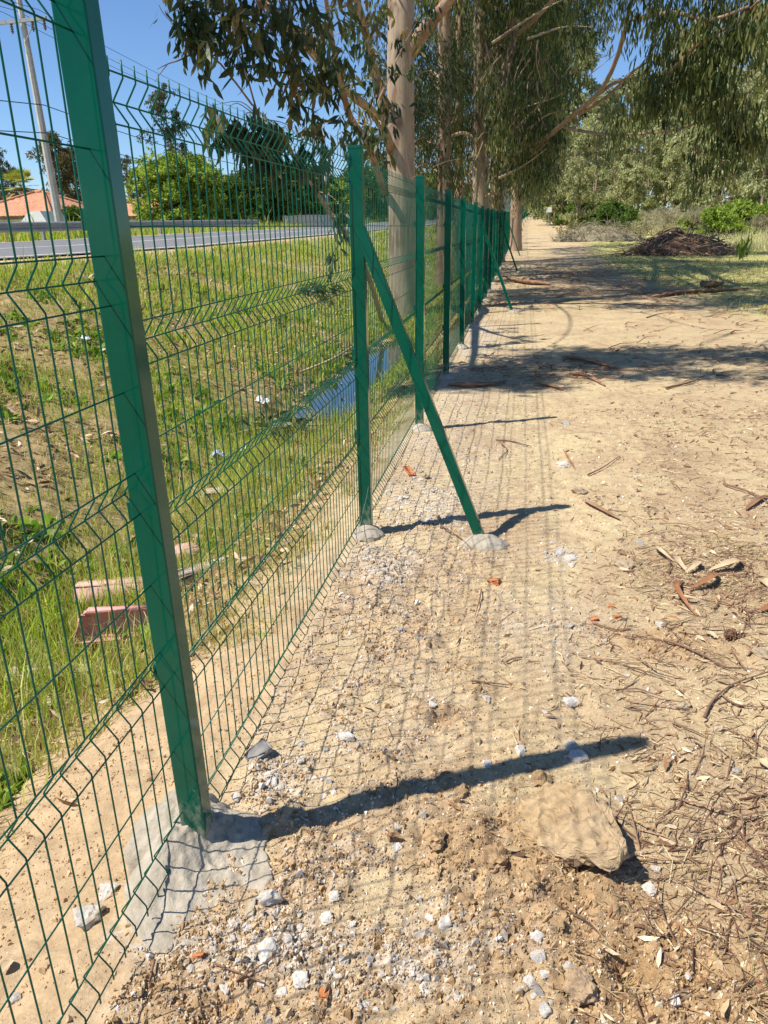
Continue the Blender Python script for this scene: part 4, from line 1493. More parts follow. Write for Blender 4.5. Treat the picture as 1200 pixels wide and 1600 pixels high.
# guard rail
gr = thing('guard_rail', 'galvanised guard rail along the far side of the road', 'guard rail', (-16.0, 10, float(terr(-16, 10))))
yg = np.arange(-14, 47.6, 1.5)
prof = np.array([(0, .0), (.045, .035), (.045, .085), (0, .125), (0, .185), (.045, .225), (.045, .275), (0, .31)])
V = []
for y_ in yg:
    for x_, z_ in prof:
        V.append((x_, y_ - 10, float(road_z(-15.6, y_)) + .27 + z_ - gr.location[2]))
n = len(prof)
Q = [[k * n + j, (k + 1) * n + j, (k + 1) * n + j + 1, k * n + j + 1] for k in range(len(yg) - 1) for j in range(n - 1)]
link('beam', make_mesh('beam', V, Q, None, None, False, M['zinc']), gr)
mb = MB()
mb.box((-.07, 0, 0), (.10, .12, .9))
gp = mb.mesh('rail_post', M['zinc'])
for y_ in np.arange(-14, 47, 3.0):
    link('rail_post', gp, gr, (0, y_ - 10, float(road_z(-15.6, y_)) + .12 - gr.location[2]))

# utility poles and lines
def pole(label, x, y, z0, h, r, lean, arm=True):
    t = thing('utility_pole', label, 'utility pole', (x, y, z0))
    t.rotation_euler = lean
    mb = MB()
    n = 12
    zs = np.linspace(-.3, h, n)
    for k in range(1):
        mb.tube([(0, 0, z) for z in zs], np.interp(zs, [-.3, h], [r, r * .55]), 8)
    link('shaft', mb.mesh('shaft', M['pole']), t)
    if arm:
        mb = MB()
        mb.box((0, -.18, h - 1.05), (2.0, .09, .11))
        mb.tube([(.6, -.18, h - 1.05), (0, -.12, h - 1.7)], .02, 5)
        link('crossarm', mb.mesh('crossarm', M['zinc']), t)
        for x_ in (-.9, -.35, .45, .9):
            mb = MB()
            for q in range(4):
                mb.tube([(x_, -.18, h - 1.12 - q * .07), (x_, -.18, h - 1.16 - q * .07)], [.06, .045], 8)
            mb.tube([(x_, -.18, h - 1.10), (x_, -.18, h - 1.42)], .02, 6)
            link('insulator', mb.mesh('insulator', M['ceramic']), t)
    return t


p0 = atX(93, 345, -17.2)
pole('leaning concrete utility pole with crossarm beyond the guard rail', -17.2, p0[1], gz(-17.2, p0[1]), 8.1, .165, (0, math.radians(-1.6), 0))
p1 = atX(512, 350, -17.2)
pole('slim distant concrete pole beyond the road, left of the second fence post', -17.2, p1[1], gz(-17.2, p1[1]), 8.0, .17, (0, 0, 0), False)
for label, za, dx in (('upper of the thin power lines along the road', 8.9, -.9), ('middle of the thin power lines along the road', 8.9, -.35), ('third thin power line along the road', 8.9, .45),
                      ('thick lower cable hung along the road', 6.0, 0.1), ('lowest cable hung along the road', 5.1, .1)):
    pts = []
    for y0_, y1_ in ((p0[1] - 42, p0[1]), (p0[1], p1[1]), (p1[1], p1[1] + 60)):
        for t_ in np.linspace(0, 1, 10, endpoint=False):
            y_ = y0_ + (y1_ - y0_) * t_
            pts.append((-17.2 + dx, y_, za + float(rise(y_)) - .8 * 4 * t_ * (1 - t_)))
    mb = MB()
    mb.tube(pts, .009 if za > 8 else .016, 5)
    tag(link('power_line', mb.mesh('power_line', M['cable'])), label, 'cable', 'lines on the utility poles')

# grey board fence beyond the road
bf = atY(455, 352, 60)
bfence = thing('board_fence', 'grey board fence beyond the road, left of the slim far pole', 'fence', (bf[0], 60, gz(bf[0], 60)))
mb = MB()
mb.box((0, 0, .45), (.29, .05, 1.1))
bm_ = mb.mesh('board', M['steel_blue'])
for q in range(14):
    link('board', bm_, bfence, (q * .31 - .5, 0, random.uniform(-.03, .03)))

# small white sign at the end of the track
sp = by_px(857, 88)
sg = thing('sign', 'small white sign on a thin post at the far end of the track', 'sign', sp)
mb = MB()
mb.box((0, 0, .9), (.06, .06, 2.0))
link('post', mb.mesh('post', M['zinc']), sg)
mb = MB()
mb.box((0, -.05, 1.75), (.55, .03, .5))
link('panel', mb.mesh('panel', M['sign']), sg)

# ================================================================== THINGS IN THE DITCH


def bevel_block(name, size, mat, seed=0, slot=False, noise_amp=.004):
    bm = bmesh.new()
    bmesh.ops.create_cube(bm, size=1)
    bmesh.ops.scale(bm, vec=size, verts=bm.verts)
    if slot:
        for f in list(bm.faces):
            if f.normal.y < -.9:
                r = bmesh.ops.inset_region(bm, faces=[f], thickness=size[2] * .22)
                bmesh.ops.translate(bm, vec=(0, size[1] * .3, 0), verts=f.verts)
        for v in bm.verts:   # splayed end
            if v.co.x < -size[0] * .45 and v.co.z > 0:
                v.co.x += size[0] * .14
    bmesh.ops.bevel(bm, geom=list(bm.edges), offset=min(size) * .08, segments=2, affect='EDGES')
    bmesh.ops.subdivide_edges(bm, edges=bm.edges, cuts=1, use_grid_fill=True)
    rr = random.Random(seed)
    for v in bm.verts:
        v.co += Vector((rr.uniform(-1, 1), rr.uniform(-1, 1), rr.uniform(-1, 1))) * noise_amp
    me = bpy.data.meshes.new(name)
    bm.to_mesh(me)
    bm.free()
    me.materials.append(mat)
    for p in me.polygons:
        p.use_smooth = True
    return me


def place(name, me, px, py, label, cat, rot=(0, 0, 0), lift=0.0, group=None, scale=None):
    o = link(name, me, None, on(px, py) + Vector((0, 0, lift)), rot, scale)
    return tag(o, label, cat, group)


place('kerb_block', bevel_block('kerb_block', (.46, .19, .17), M['pink'], 1, True), 188, 1000, 'pinkish red concrete block with a slot, lying in the ditch grass', 'block', (math.radians(-18), math.radians(6), math.radians(28)), .085)
place('kerb_block', bevel_block('kerb_block', (.55, .18, .12), M['pink_pale'], 2), 195, 935, 'long pale pink concrete block behind the slotted red one', 'block', (math.radians(-14), math.radians(4), math.radians(26)), .07)
place('kerb_block', bevel_block('kerb_block', (.2, .17, .13), M['pink_pale'], 3), 288, 880, 'small pink block end right of the nearest post, in the ditch', 'block', (math.radians(-8), 0, math.radians(40)), .05)
place('concrete_slab', bevel_block('concrete_slab', (.42, .13, .07), M['pale_slab'], 4, noise_amp=.007), 88, 1068, 'pale flat concrete slab in the grass left of the pink blocks', 'slab', (math.radians(-10), math.radians(4), math.radians(22)), .03)
place('concrete_slab', bevel_block('concrete_slab', (.5, .12, .08), M['pale_slab'], 5, noise_amp=.007), 312, 912, 'pale concrete slab edge seen just right of the nearest post', 'slab', (0, math.radians(3), math.radians(58)), .02)
place('concrete_slab', bevel_block('concrete_slab', (.3, .14, .07), M['pale_slab'], 6, noise_amp=.007), 345, 780, 'pale stone slab among the ditch grass below the plastic litter', 'slab', (0, 0, math.radians(35)), .02)


def crumple(name, px, py, sx, sy, sz, mat, label, seed):
    n = 14
    u = np.linspace(-1, 1, n)
    Ug, Vg = np.meshgrid(u, u)
    z = sz * (.5 + fbm(Ug * 1.6 + seed, Vg * 1.6, seed, 3)) * (1 - .3 * (Ug ** 2 + Vg ** 2))
    V = np.stack([Ug * sx * (1 + .25 * fbm(Ug * 2, Vg * 2, seed + 1)), Vg * sy * (1 + .25 * fbm(Ug * 2, Vg * 2, seed + 2)), z + .02], -1).reshape(-1, 3)
    ii = (np.arange(n - 1)[:, None] * n + np.arange(n - 1)[None, :]).ravel()
    o = link(name, make_mesh(name, V, np.stack([ii, ii + 1, ii + n + 1, ii + n], -1), None, None, False, mat), None, on(px, py), (0, 0, seed))
    sm = o.modifiers.new('thickness', 'SOLIDIFY')
    sm.thickness = .002
    return tag(o, label, 'litter')


crumple('plastic_bag', 346, 722, .085, .07, .13, M['plastic_blue'], 'crumpled blue and white plastic packet in the ditch grass', 3)
crumple('paper_scrap', 380, 700, .10, .03, .04, M['plastic_white'], 'torn white scrap right of the blue and white packet', 5)
crumple('paper_scrap', 131, 536, .07, .05, .05, M['plastic_white'], 'pale scrap on the grass bank left of the nearest post', 7)
crumple('paper_scrap', 410, 632, .07, .06, .08, M['plastic_white'], 'white scrap on the bank left of the ditch water', 9)
crumple('plastic_scrap', 412, 742, .10, .05, .03, M['plastic_blue'], 'small blue scrap in the wet ditch bottom below the packet', 11)

# thin dead sapling stick over the water
mb = MB()
P = spline([on(470, 590) + Vector((0, 0, .1)), Vector(atY(520, 560, 9.6)), Vector(atY(560, 535, 10.4))], 10)
mb.tube(P, rad(.016, .008, len(P)), 6)
tag(mb.build('dead_stick', M['tan_stone'], None, True), 'pale bare stick slanting over the grass above the ditch water', 'stick')

# ================================================================== STONES
def stone_mesh(name, seed, mat, sub=3, squash=.7, angular=.35):
    bm = bmesh.new()
    bmesh.ops.create_icosphere(bm, subdivisions=sub, radius=1)
    V = np.array([v.co[:] for v in bm.verts])
    rr = np.random.default_rng(seed)
    for k in range(9):   # chip flat facets off a ball
        d = rr.normal(size=3)
        d /= np.linalg.norm(d)
        c = rr.uniform(.55, .9)
        s = V @ d
        V = V - np.outer(np.maximum(0, s - c), d) * .9
    n = fbm(V[:, 0] * 2.1 + seed, V[:, 1] * 2.1 + V[:, 2] * 1.7, seed, 4)
    n2 = fbm(V[:, 0] * 6 + V[:, 2] * 5, V[:, 1] * 6 - V[:, 2] * 4, seed + 1, 3)
    n3 = fbm(V[:, 0] * 13 + V[:, 2] * 11, V[:, 1] * 13 - V[:, 2] * 9, seed + 2, 3)
    V = V * (1 + angular * n + .16 * n2 + .07 * n3)[:, None]
    V[:, 2] *= squash
    for v, c in zip(bm.verts, V):
        v.co = c
    me = bpy.data.meshes.new(name)
    bm.to_mesh(me)
    bm.free()
    me.materials.append(mat)
    for p in me.polygons:
        p.use_smooth = False
    return me


SM = {k: [stone_mesh('stone', s + 10 * j, M[m], 4 if k == 'c' else 3, sq, .5 if k == 'c' else .35) for s in range(4)] for j, (k, m, sq) in enumerate((('w', 'white_stone', .7), ('t', 'tan_stone', .6), ('g', 'grey_stone', .65), ('c', 'clod', .75)))}
SM['b'] = [bevel_block('brick_bit', (1.7, 1.1, .8), M['brick'], 70 + s, False, .14) for s in range(2)]


def px_size(p):
    d = np.array(p) - np.array([0, 0, CAMH])
    return float(d @ CF) / FPX


SEEN = {}


def stone(kind, px, py, w, label=None, h=None, group=None, name=None):
    p = on(px, py)
    s = w * .46 * px_size(p)
    me = random.choice(SM[kind])
    k2 = (h / w) if h else random.uniform(.7, .95)
    o = link(name or {'w': 'white_stone', 't': 'tan_stone', 'g': 'grey_stone', 'b': 'brick_fragment', 'c': 'soil_clod'}[kind], me, None, p + Vector((0, 0, s * .10)),
             (random.uniform(-.3, .3), random.uniform(-.3, .3), random.uniform(-.5, .5)), (s, s * max(.6, min(1.4, k2 * 1.35)), s * random.uniform(.75, 1.0)))
    return tag(o, label, {'b': 'brick', 'c': 'clod'}.get(kind, 'stone'), group)


NAMED = [
    ('w', 895, 1101, 36, 'white angular stone alone on the sand above the post shadow tip', 20), ('w', 812, 1180, 20, 'white stone on the sand just above the long post shadow', 20),
    ('w', 893, 1172, 26, 'white crumbly stone at the upper edge of the long post shadow', 22), ('w', 905, 1190, 38, 'white crumbly stone lying inside the long post shadow', 26),
    ('w', 760, 1200, 20, 'small white stone close above the middle of the long shadow', 16), ('w', 621, 1308, 16, 'upper of two white stones below the middle of the long shadow', 14),
    ('w', 622, 1331, 18, 'lower of two white stones below the middle of the long shadow', 16), ('g', 967, 1251, 13, 'small pale grey pebble right of the soil coated lump', 12),
    ('w', 840, 1478, 28, 'white stone topmost of the pile below the soil coated lump', 18), ('w', 841, 1513, 28, 'tall white stone standing in the pile below the soil lump', 36),
    ('w', 889, 1525, 20, 'round white pebble above the big reddish cobble', 20), ('b', 905, 1556, 0, None, 0), ('w', 852, 1590, 24, 'white stone at the bottom edge below the pile', 22),
    ('w', 826, 1541, 22, 'white stone left in the pile beside the reddish cobble', 20), ('g', 842, 1558, 18, 'grey stone in the pile touching the reddish cobble', 18),
    ('w', 1055, 1576, 20, 'white stone near the bottom edge right of the hole', 24), ('w', 1074, 1532, 12, 'small white pebble on fresh soil right of the hole', 14),
    ('c', 1147, 1522, 40, 'round brown clod at the lower right of the dug soil', 34), ('t', 1136, 1381, 34, 'flat tan stone on the litter at the right', 13),
    ('w', 1024, 1360, 18, 'white stone just right of the soil lump shadow', 14), ('w', 1012, 1394, 26, 'white crumbly stone at the foot of the soil lump shadow', 22),
    ('w', 875, 866, 24, 'upper white stone of the two right of the brace foot', 20), ('w', 892, 877, 24, 'lower white stone of the two right of the brace foot', 18),
    ('b', 772, 917, 24, 'orange brick fragment below the brace foot', 12), ('t', 1068, 1107, 32, 'smooth tan grey stone beside the curved twig', 17), ('w', 852, 1115, 12, 'small white pebble left of the white angular stone', 11),
    ('w', 760, 1097, 16, 'white pebble on sand left of the white angular stone', 15), ('w', 980, 1057, 11, 'white pebble alone between the sand and the litter', 10), ('g', 1152, 1207, 18, 'grey pebble in the litter near the right edge', 14),
    ('w', 675, 1114, 16, 'white stone at the rim of the small hole in the sand', 15), ('t', 1120, 1142, 26, 'flat pale stone on the litter near the curved twig', 12), ('b', 955, 950, 12, 'small orange brick chip right of the brace, upper one', 10),
    ('b', 964, 970, 16, 'orange brick chip right of the brace, lower one', 10), ('b', 928, 973, 16, 'reddish brick chip half buried left of the orange chips', 9), ('g', 1000, 852, 14, 'dark grey stone in the litter above the dead leaves', 10),
    ('t', 1190, 1027, 40, 'broad tan stone cut by the right edge of the photo', 26), ('w', 878, 728, 24, 'white stone in open sand right of the brace', 15), ('t', 905, 772, 30, 'tan stone lump right of the brace shadow', 16),
    ('g', 885, 662, 18, 'grey green stone at the tip of the third post shadow', 12), ('t', 665, 747, 16, 'tan stone near the fence left of the brace', 12), ('g', 731, 719, 12, 'dark grey stone behind the brace', 9),
    ('w', 427, 1232, 20, 'white stone right of the nearest post, beside the grey slab', 20), ('w', 542, 1161, 36, 'white crumbly stone on the sand right of the grey slab', 17), ('g', 510, 1174, 12, 'small grey pebble left of the white crumbly stone', 10),
    ('w', 422, 1500, 34, 'largest pale grey stone right below the mortar collar', 44), ('w', 410, 1513, 30, 'pale stone leaning on the largest one below the mortar collar', 30), ('t', 345, 1502, 24, 'tan stone touching the lower edge of the mortar collar', 22),
    ('b', 312, 1503, 24, 'orange brick splinter at the lower edge of the mortar collar', 9), ('w', 300, 1519, 14, 'left of two small white stones below the mortar collar', 13), ('w', 315, 1524, 15, 'right of two small white stones below the mortar collar', 15),
    ('w', 470, 1540, 32, 'white stone cluster piece near the bottom, left of the orange fragment', 26), ('b', 507, 1560, 20, 'orange brick fragment near the bottom edge', 28), ('w', 442, 1555, 20, 'white stone near the bottom left of the cluster piece', 20),
    ('w', 537, 1512, 20, 'white stone right of the pale stones under the collar', 22), ('w', 425, 1416, 48, 'broad white lump right beside the mortar collar', 22), ('w', 522, 1411, 22, 'white stone on the sand a step right of the mortar collar', 18),
    ('w', 510, 1440, 26, 'whitish lump between the collar and the bare sand', 22), ('w', 355, 1272, 22, 'white stone behind the nearest post foot', 22), ('w', 372, 1252, 18, 'upper white stone behind the nearest post foot', 16),
    ('w', 352, 1547, 20, 'white stone in dug soil near the bottom edge below the collar', 20), ('w', 135, 1430, 56, 'white crumbly lump left of the mortar collar behind the mesh', 44), ('w', 166, 1386, 36, 'white crumbly lump against the left of the mortar collar', 30),
    ('w', 22, 1552, 26, 'pale flat stone at the bottom left behind the mesh', 20), ('c', 720, 1250, 26, 'small brown clod standing in the long post shadow', 40), ('c', 680, 1330, 40, 'brown clod left of the soil coated lump', 34), ('c', 845, 1225, 40, 'clod stuck on the upper end of the soil coated lump', 30),
    ('c', 775, 1352, 44, 'brown clod in dug soil below the long shadow', 34), ('c', 830, 1398, 34, 'brown clod at the lower left of the soil lump', 26), ('c', 730, 1418, 36, 'brown clod on the left rim of the dug soil', 26), ('c', 870, 1545, 30, 'brown clod left touching the reddish cobble', 30),
    ('c', 870, 1462, 26, 'brown clod in the middle of the dug soil', 20), ('c', 960, 1440, 30, 'brown clod below the soil lump shadow', 24), ('t', 975, 888, 34, 'lumpy tan clod left of the dead leaves', 26), ('w', 1030, 982, 18, 'pale grey stone by the orange chips', 10),
    ('g', 890, 985, 12, 'small dark pebble on pale dust right of the brace', 11), ('g', 627, 994, 14, 'small dark pebble near the fence below the second post', 12), ('w', 714, 1567, 14, 'small pale pebble near the bottom centre', 14), ('w', 697, 1452, 26, 'flat whitish lump left of the dug soil', 30)]
for kd, px, py, w, lab, h in NAMED:
    if lab is None:
        continue
    stone(kd, px, py, w, lab, h)
place('cobble', stone_mesh('cobble', 91, stone_mat('reddish_cobble', (.36, .24, .155), (.48, .35, .22), (.46, .32, .18), .42, .0015), 4, .85, .30), 905, 1556, 'round reddish brown cobble at the bottom, right of the white stones', 'stone', (0, 0, .4), .01, None, .042)
place('stone_slab', bevel_block('stone_slab', (.085, .05, .022), M['grey_stone'], 77, False, .004), 405, 1190, 'grey brown flat slab leaning near the nearest post, right of it', 'stone', (.25, -.3, .9), .012)
place('terracotta_strip', bevel_block('terracotta_strip', (.05, .22, .02), M['brick'], 78, False, .003), 640, 737, 'long terracotta strip at the foot of the fence behind the brace', 'tile', (0, .1, .35), .008)

# loose white rubble: same look everywhere, grouped by spot
for cx, cy, sx, sy, n, where in ((430, 1480, 75, 45, 34, 'in the rubble right below the nearest post collar'), (640, 785, 70, 38, 26, 'in the cement spill between second post and brace'), (450, 1225, 60, 60, 20, 'in the trail of rubble right of the nearest post'),
                                 (600, 1530, 90, 50, 18, 'on the dusty sand at the bottom centre'), (600, 890, 45, 25, 12, 'below the second post collar'), (885, 880, 40, 25, 10, 'around the two stones right of the brace foot'), (850, 1545, 45, 35, 14, 'around the reddish cobble at the bottom')):
    for q in range(n):
        stone(random.choice('wwwwt'), cx + random.gauss(0, sx * .55), cy + random.gauss(0, sy * .55), random.uniform(8, 17) * (1.0 if cy > 1000 else .75), 'one of the small pale stones ' + where, None, 'small pale stones ' + where, 'rubble_stone')

# the soil coated lump, tipped up so its front right edge overhangs
bm = bmesh.new()
bmesh.ops.create_icosphere(bm, subdivisions=5, radius=1)
V = np.array([v.co[:] for v in bm.verts])
ang = np.arctan2(V[:, 1], V[:, 0])
f = 1 + .14 * np.cos(3 * ang + .6) + .06 * np.cos(5 * ang + 1) + .05 * fbm(np.cos(ang) * 3, np.sin(ang) * 3, 5)
V[:, :2] *= f[:, None]
V[:, 2] = np.sign(V[:, 2]) * np.abs(V[:, 2]) ** .6
V *= np.array([.185, .112, .046])
V[:, 2] += .022 * fbm(V[:, 0] * 14, V[:, 1] * 14, 9, 5) + .012 * (clods(V[:, 0] * 26, V[:, 1] * 26, 4) - .3) + .006 * fbm(V[:, 0] * 80, V[:, 1] * 80, 12, 3)
V[:, :2] *= (1 + .07 * fbm(V[:, 0] * 30 + V[:, 2] * 40, V[:, 1] * 30, 10, 4) + .05 * (clods(V[:, 0] * 30 + V[:, 2] * 30, V[:, 1] * 30, 8) - .4))[:, None]
rl = np.linalg.norm(V, axis=1)[:, None] + 1e-6
V += V / rl * (.013 * (clods(V[:, 0] * 42 + V[:, 2] * 25, V[:, 1] * 42 - V[:, 2] * 31, 14) - .35) + .007 * (clods(V[:, 0] * 95 + V[:, 2] * 50, V[:, 1] * 95, 15) - .35) + .010 * fbm(V[:, 0] * 26, V[:, 1] * 26 + V[:, 2] * 30, 16, 5))[:, None]
for v, c in zip(bm.verts, V):
    v.co = c
me = bpy.data.meshes.new('soil_lump')
bm.to_mesh(me)
bm.free()
for p_ in me.polygons:
    p_.use_smooth = False
mslab, nt, bs = new_mat('soil_and_mortar')
v_ = coords(nt)
sep = node(nt, 'ShaderNodeSeparateXYZ')
nt.links.new(v_, sep.inputs[0])
soilc = ramp(nt, noise_tex(nt, 22, 6, .65, v_), [(.3, (.36, .24, .13)), (.6, (.52, .375, .21)), (.8, (.60, .46, .28))])
mort = ramp(nt, noise_tex(nt, 30, 5, .65, v_), [(.3, (.40, .28, .16)), (.7, (.58, .45, .29))])
edge = math_n(nt, 'ADD', math_n(nt, 'MULTIPLY', sep.outputs[0], 7.0), math_n(nt, 'MULTIPLY', noise_tex(nt, 12, 4, .6, v_), 1.6))
nt.links.new(mix(nt, ramp(nt, edge, [(.95, g3(0)), (1.15, g3(.45))]), soilc, mort), bs.inputs['Base Color'])
bs.inputs['Roughness'].default_value = .95
bs.inputs['Specular IOR Level'].default_value = .1
bump(nt, bs, noise_tex(nt, 110, 6, .72, v_), 1.0, .006)
me.materials.append(mslab)
cl = at(893, 1305)
o = link('soil_lump', me, None, (cl[0] - .015, cl[1] - .03, gz(cl[0], cl[1]) + .052), (math.radians(17), math.radians(-16), math.radians(-47)))
tag(o, 'large flat lump of soil and old mortar, tipped up over its own shadow', 'lump')

# ================================================================== LITTER THINGS
def twig(label, pix, r, name='twig', mat='twig_dark', lift=.006, cat='twig', sides=6, group=None):
    pts = [on(a, b) + Vector((0, 0, lift + r + random.uniform(0, .006))) for a, b in pix]
    P = spline([tuple(p) for p in pts], 6 * len(pts))
    c = np.array(pts[0])
    mb = MB()
    mb.tube(P - c, rad(r, r * .45, len(P)), sides, jit=.15)
    o = link(name, mb.mesh(name, M[mat], True), None, pts[0])
    return tag(o, label, cat, group)


TW = [('curved brown twig at the right edge, arching up from the sand', [(1100, 1127), (1108, 1108), (1122, 1092), (1150, 1072), (1200, 1058)], .006), ('thin twig forking off the arched twig at the right edge', [(1124, 1090), (1145, 1104), (1172, 1112), (1205, 1112)], .004),
      ('dark root like twig below the dead leaves', [(1035, 1010), (1065, 1020), (1100, 1036), (1130, 1050), (1156, 1050)], .006), ('long thin twig left of the dead leaves', [(925, 980), (960, 990), (1010, 1000), (1080, 1016)], .004),
      ('grey straight twig right of the dead leaves', [(1120, 940), (1160, 955), (1200, 968)], .004), ('reddish forked twig on the sand right of the brace', [(775, 690), (800, 692), (830, 700)], .008), ('short bent twig under the reddish one', [(783, 695), (792, 706), (778, 720)], .006),
      ('twig on sand beside the white stone right of the brace', [(918, 745), (940, 735), (968, 715)], .006), ('dark twig lying across the middle of the sand', [(735, 1073), (765, 1073), (800, 1077)], .004),
      ('short twig stub above the sand hole', [(790, 1042), (802, 1037), (815, 1033)], .004), ('thin twig near the right edge above the flat tan stone', [(1050, 1136), (1080, 1146), (1105, 1158)], .004), ('twig crossing the litter near the top right', [(1130, 760), (1170, 775), (1200, 790)], .008),
      ('vertical thin twig below the brace foot', [(752, 930), (748, 950), (742, 972)], .004), ('twig in the dug soil at the bottom right', [(1145, 1390), (1152, 1420), (1158, 1450)], .003), ('stub of root in dug soil below the mortar collar', [(242, 1508), (238, 1530), (236, 1552)], .005),
      ('thin stalk on the rubble near the bottom', [(335, 1520), (375, 1535), (415, 1550)], .003), ('second thin stalk crossing the rubble near the bottom', [(370, 1545), (395, 1530), (440, 1510)], .003), ('dark twig by the fence shadow centre', [(690, 830), (720, 850), (735, 862)], .004),
      ('bare twig in the sun far up the track', [(1010, 497), (1030, 492), (1050, 490)], .012), ('twig half in shade beside the shadow band', [(1040, 610), (1080, 600), (1100, 590)], .012)]
for lab, pix, r in TW:
    twig(lab, pix, r)


def bark(label, pix, w, twist=.6, lift=.012):
    pts = [np.array(on(a, b)) + np.array([0, 0, lift]) for a, b in pix]
    P = spline(pts, 14)
    n = len(P)
    tg = np.gradient(P, axis=0)
    s = np.cross(tg, [0, 0, 1.0])
    s /= np.linalg.norm(s, axis=1)[:, None]
    ww = w * np.interp(np.linspace(0, 1, n), [0, .2, .7, 1], [.4, 1, .9, .25])
    up = np.array([0, 0, 1.0])
    V = []
    for a in np.linspace(-1, 1, 5):
        V.append(P + s * (ww * a * .5)[:, None] + up * (ww * .30 * (abs(a)) ** 2)[:, None])
    V = np.concatenate(V) - pts[0]
    Q = [[c * n + i, c * n + i + 1, (c + 1) * n + i + 1, (c + 1) * n + i] for c in range(4) for i in range(n - 1)]
    o = link('bark_piece', make_mesh('bark_piece', V, Q, None, None, True, M['strip']), None, pts[0])
    sm = o.modifiers.new('thickness', 'SOLIDIFY')
    sm.thickness = w * .12
    return tag(o, label, 'bark')


for lab, pix, w in (('long reddish bark strip in the first shadow band', [(878, 560), (915, 566), (962, 576)], .10), ('bark strip under the long one in the shadow band', [(890, 585), (915, 590), (945, 606)], .08), ('long pale bark strip in the sun up the track', [(1018, 466), (1070, 460), (1120, 457), (1168, 453)], .22),
                    ('curled bark chunk on the strip up the track', [(1097, 452), (1115, 450), (1126, 448)], .45), ('bark strip by the fence near the fourth post', [(700, 604), (740, 606), (790, 600)], .10), ('bark strip near the second brace foot', [(800, 440), (830, 445), (860, 446)], .3),
                    ('bark strip beside the tan stone lump', [(912, 788), (940, 803), (968, 818)], .035), ('curled bark shred at the right edge near the dead leaves', [(1165, 800), (1185, 785), (1203, 778)], .04), ('bark slip on the sand by the brace shadow', [(880, 705), (890, 722), (898, 735)], .02),
                    ('red bark shred at the left of the shadow band', [(835, 600), (855, 603), (880, 610)], .07)):
    bark(lab, pix, w)


def dead_leaf(label, pa, pb_, w, mat, lift=.012, curl=.25):
    a, b = np.array(on(*pa)) + np.array([0, 0, lift]), np.array(on(*pb_)) + np.array([0, 0, lift * .6])
    n = 9
    t = np.linspace(0, 1, n)
    P = a + (b - a) * t[:, None]
    d = b - a
    L = np.linalg.norm(d)
    s = np.cross(d, [0, 0, 1.0])
    s /= np.linalg.norm(s)
    P = P + s * (.18 * L * np.sin(t * math.pi))[:, None] + np.array([0, 0, 1]) * (.14 * L * np.sin(t * math.pi))[:, None]
    ww = w * np.sin(np.clip(t * .95 + .03, 0, 1) * math.pi) ** .7 * .5
    V = np.concatenate([P + s * ww[:, None] + np.array([0, 0, 1]) * (ww * curl * 2)[:, None], P, P - s * ww[:, None] + np.array([0, 0, 1]) * (ww * curl * 2)[:, None]]) - a
    Q = [[c * n + i, c * n + i + 1, (c + 1) * n + i + 1, (c + 1) * n + i] for c in range(2) for i in range(n - 1)]
    o = link('dead_leaf', make_mesh('dead_leaf', V, Q, None, None, True, M[mat]), None, a)
    return tag(o, label, 'leaf')


for lab, a, b, w, m_ in (('dark brown curved leaf pointing down, lower of the brown pair', (1066, 912), (1084, 962), .030, 'dead_leaf_brown'), ('dark brown leaf rising to the right, upper of the brown pair', (1076, 926), (1115, 899), .036, 'dead_leaf_brown'),
                         ('tan leaf casting a dark shadow, left of the dead leaf group', (1024, 860), (1052, 882), .028, 'dead_leaf_tan'), ('tan leaf standing in the middle of the dead leaf group', (1062, 876), (1074, 900), .032, 'dead_leaf_tan'), ('tan leaf next to the middle one, to its right', (1070, 902), (1086, 882), .030, 'dead_leaf_tan'),
                         ('broad pale leaf at the right of the dead leaf group', (1105, 898), (1155, 880), .045, 'dead_leaf_tan'), ('tan leaf at the right edge beside the group', (1190, 910), (1204, 925), .05, 'dead_leaf_tan'), ('orange brown leaf below the brown pair', (1048, 936), (1100, 944), .022, 'dead_leaf_tan'),
                         ('brown leaf at the right edge by the grey twig', (1186, 960), (1206, 950), .04, 'dead_leaf_brown'), ('yellowish leaf near the pine cone', (1102, 994), (1120, 1008), .03, 'dead_leaf_tan'), ('pale leaf in the dug soil at the right edge', (1185, 1190), (1202, 1205), .03, 'dead_leaf_tan'),
                         ('greenish leaf on bare soil at the lower left behind the mesh', (4, 1525), (14, 1502), .03, 'dead_leaf_tan')):
    dead_leaf(lab, a, b, w, m_)

# pine cone
pc = on(1143, 996)
cone = thing('pine_cone', 'dark open pine cone in the litter at the right', 'pine cone', pc)
mb = MB()
mb.tube([(-.03, 0, .022), (0, 0, .026), (.032, 0, .022)], [.010, .014, .006], 8)
link('core', mb.mesh('core', M['twig_dark'], True), cone)
mb = MB()
for q in range(90):
    t_ = random.uniform(-1, 1)
    a = q * 2.4
    r_ = .024 * math.sqrt(max(.05, 1 - t_ * t_ * .8))
    c = np.array([t_ * .034, r_ * math.cos(a), .024 + r_ * math.sin(a)])
    d = np.array([.3, math.cos(a), math.sin(a)])
    s_ = np.cross(d, [1, 0, 0])
    mb.add([c - d * .012 - s_ * .004, c - d * .012 + s_ * .004, c + s_ * .007 + d * .004, c - s_ * .007 + d * .004], [[0, 1, 2, 3]])
so = link('scales', mb.mesh('scales', M['twig_dark']), cone)
so['kind'] = 'stuff'
bb = place('plastic_bit', bevel_block('plastic_bit', (.012, .009, .006), simple('blue_plastic', (.04, .20, .62), (.05, .25, .7), 3, .4, .5), 5, False, .001), 1120, 1415, 'tiny bright blue plastic bit on the litter at the right', 'litter', (0, 0, .5), .004)

# ================================================================== STUFF: gravel, crumbs, litter, grass
ICO = None


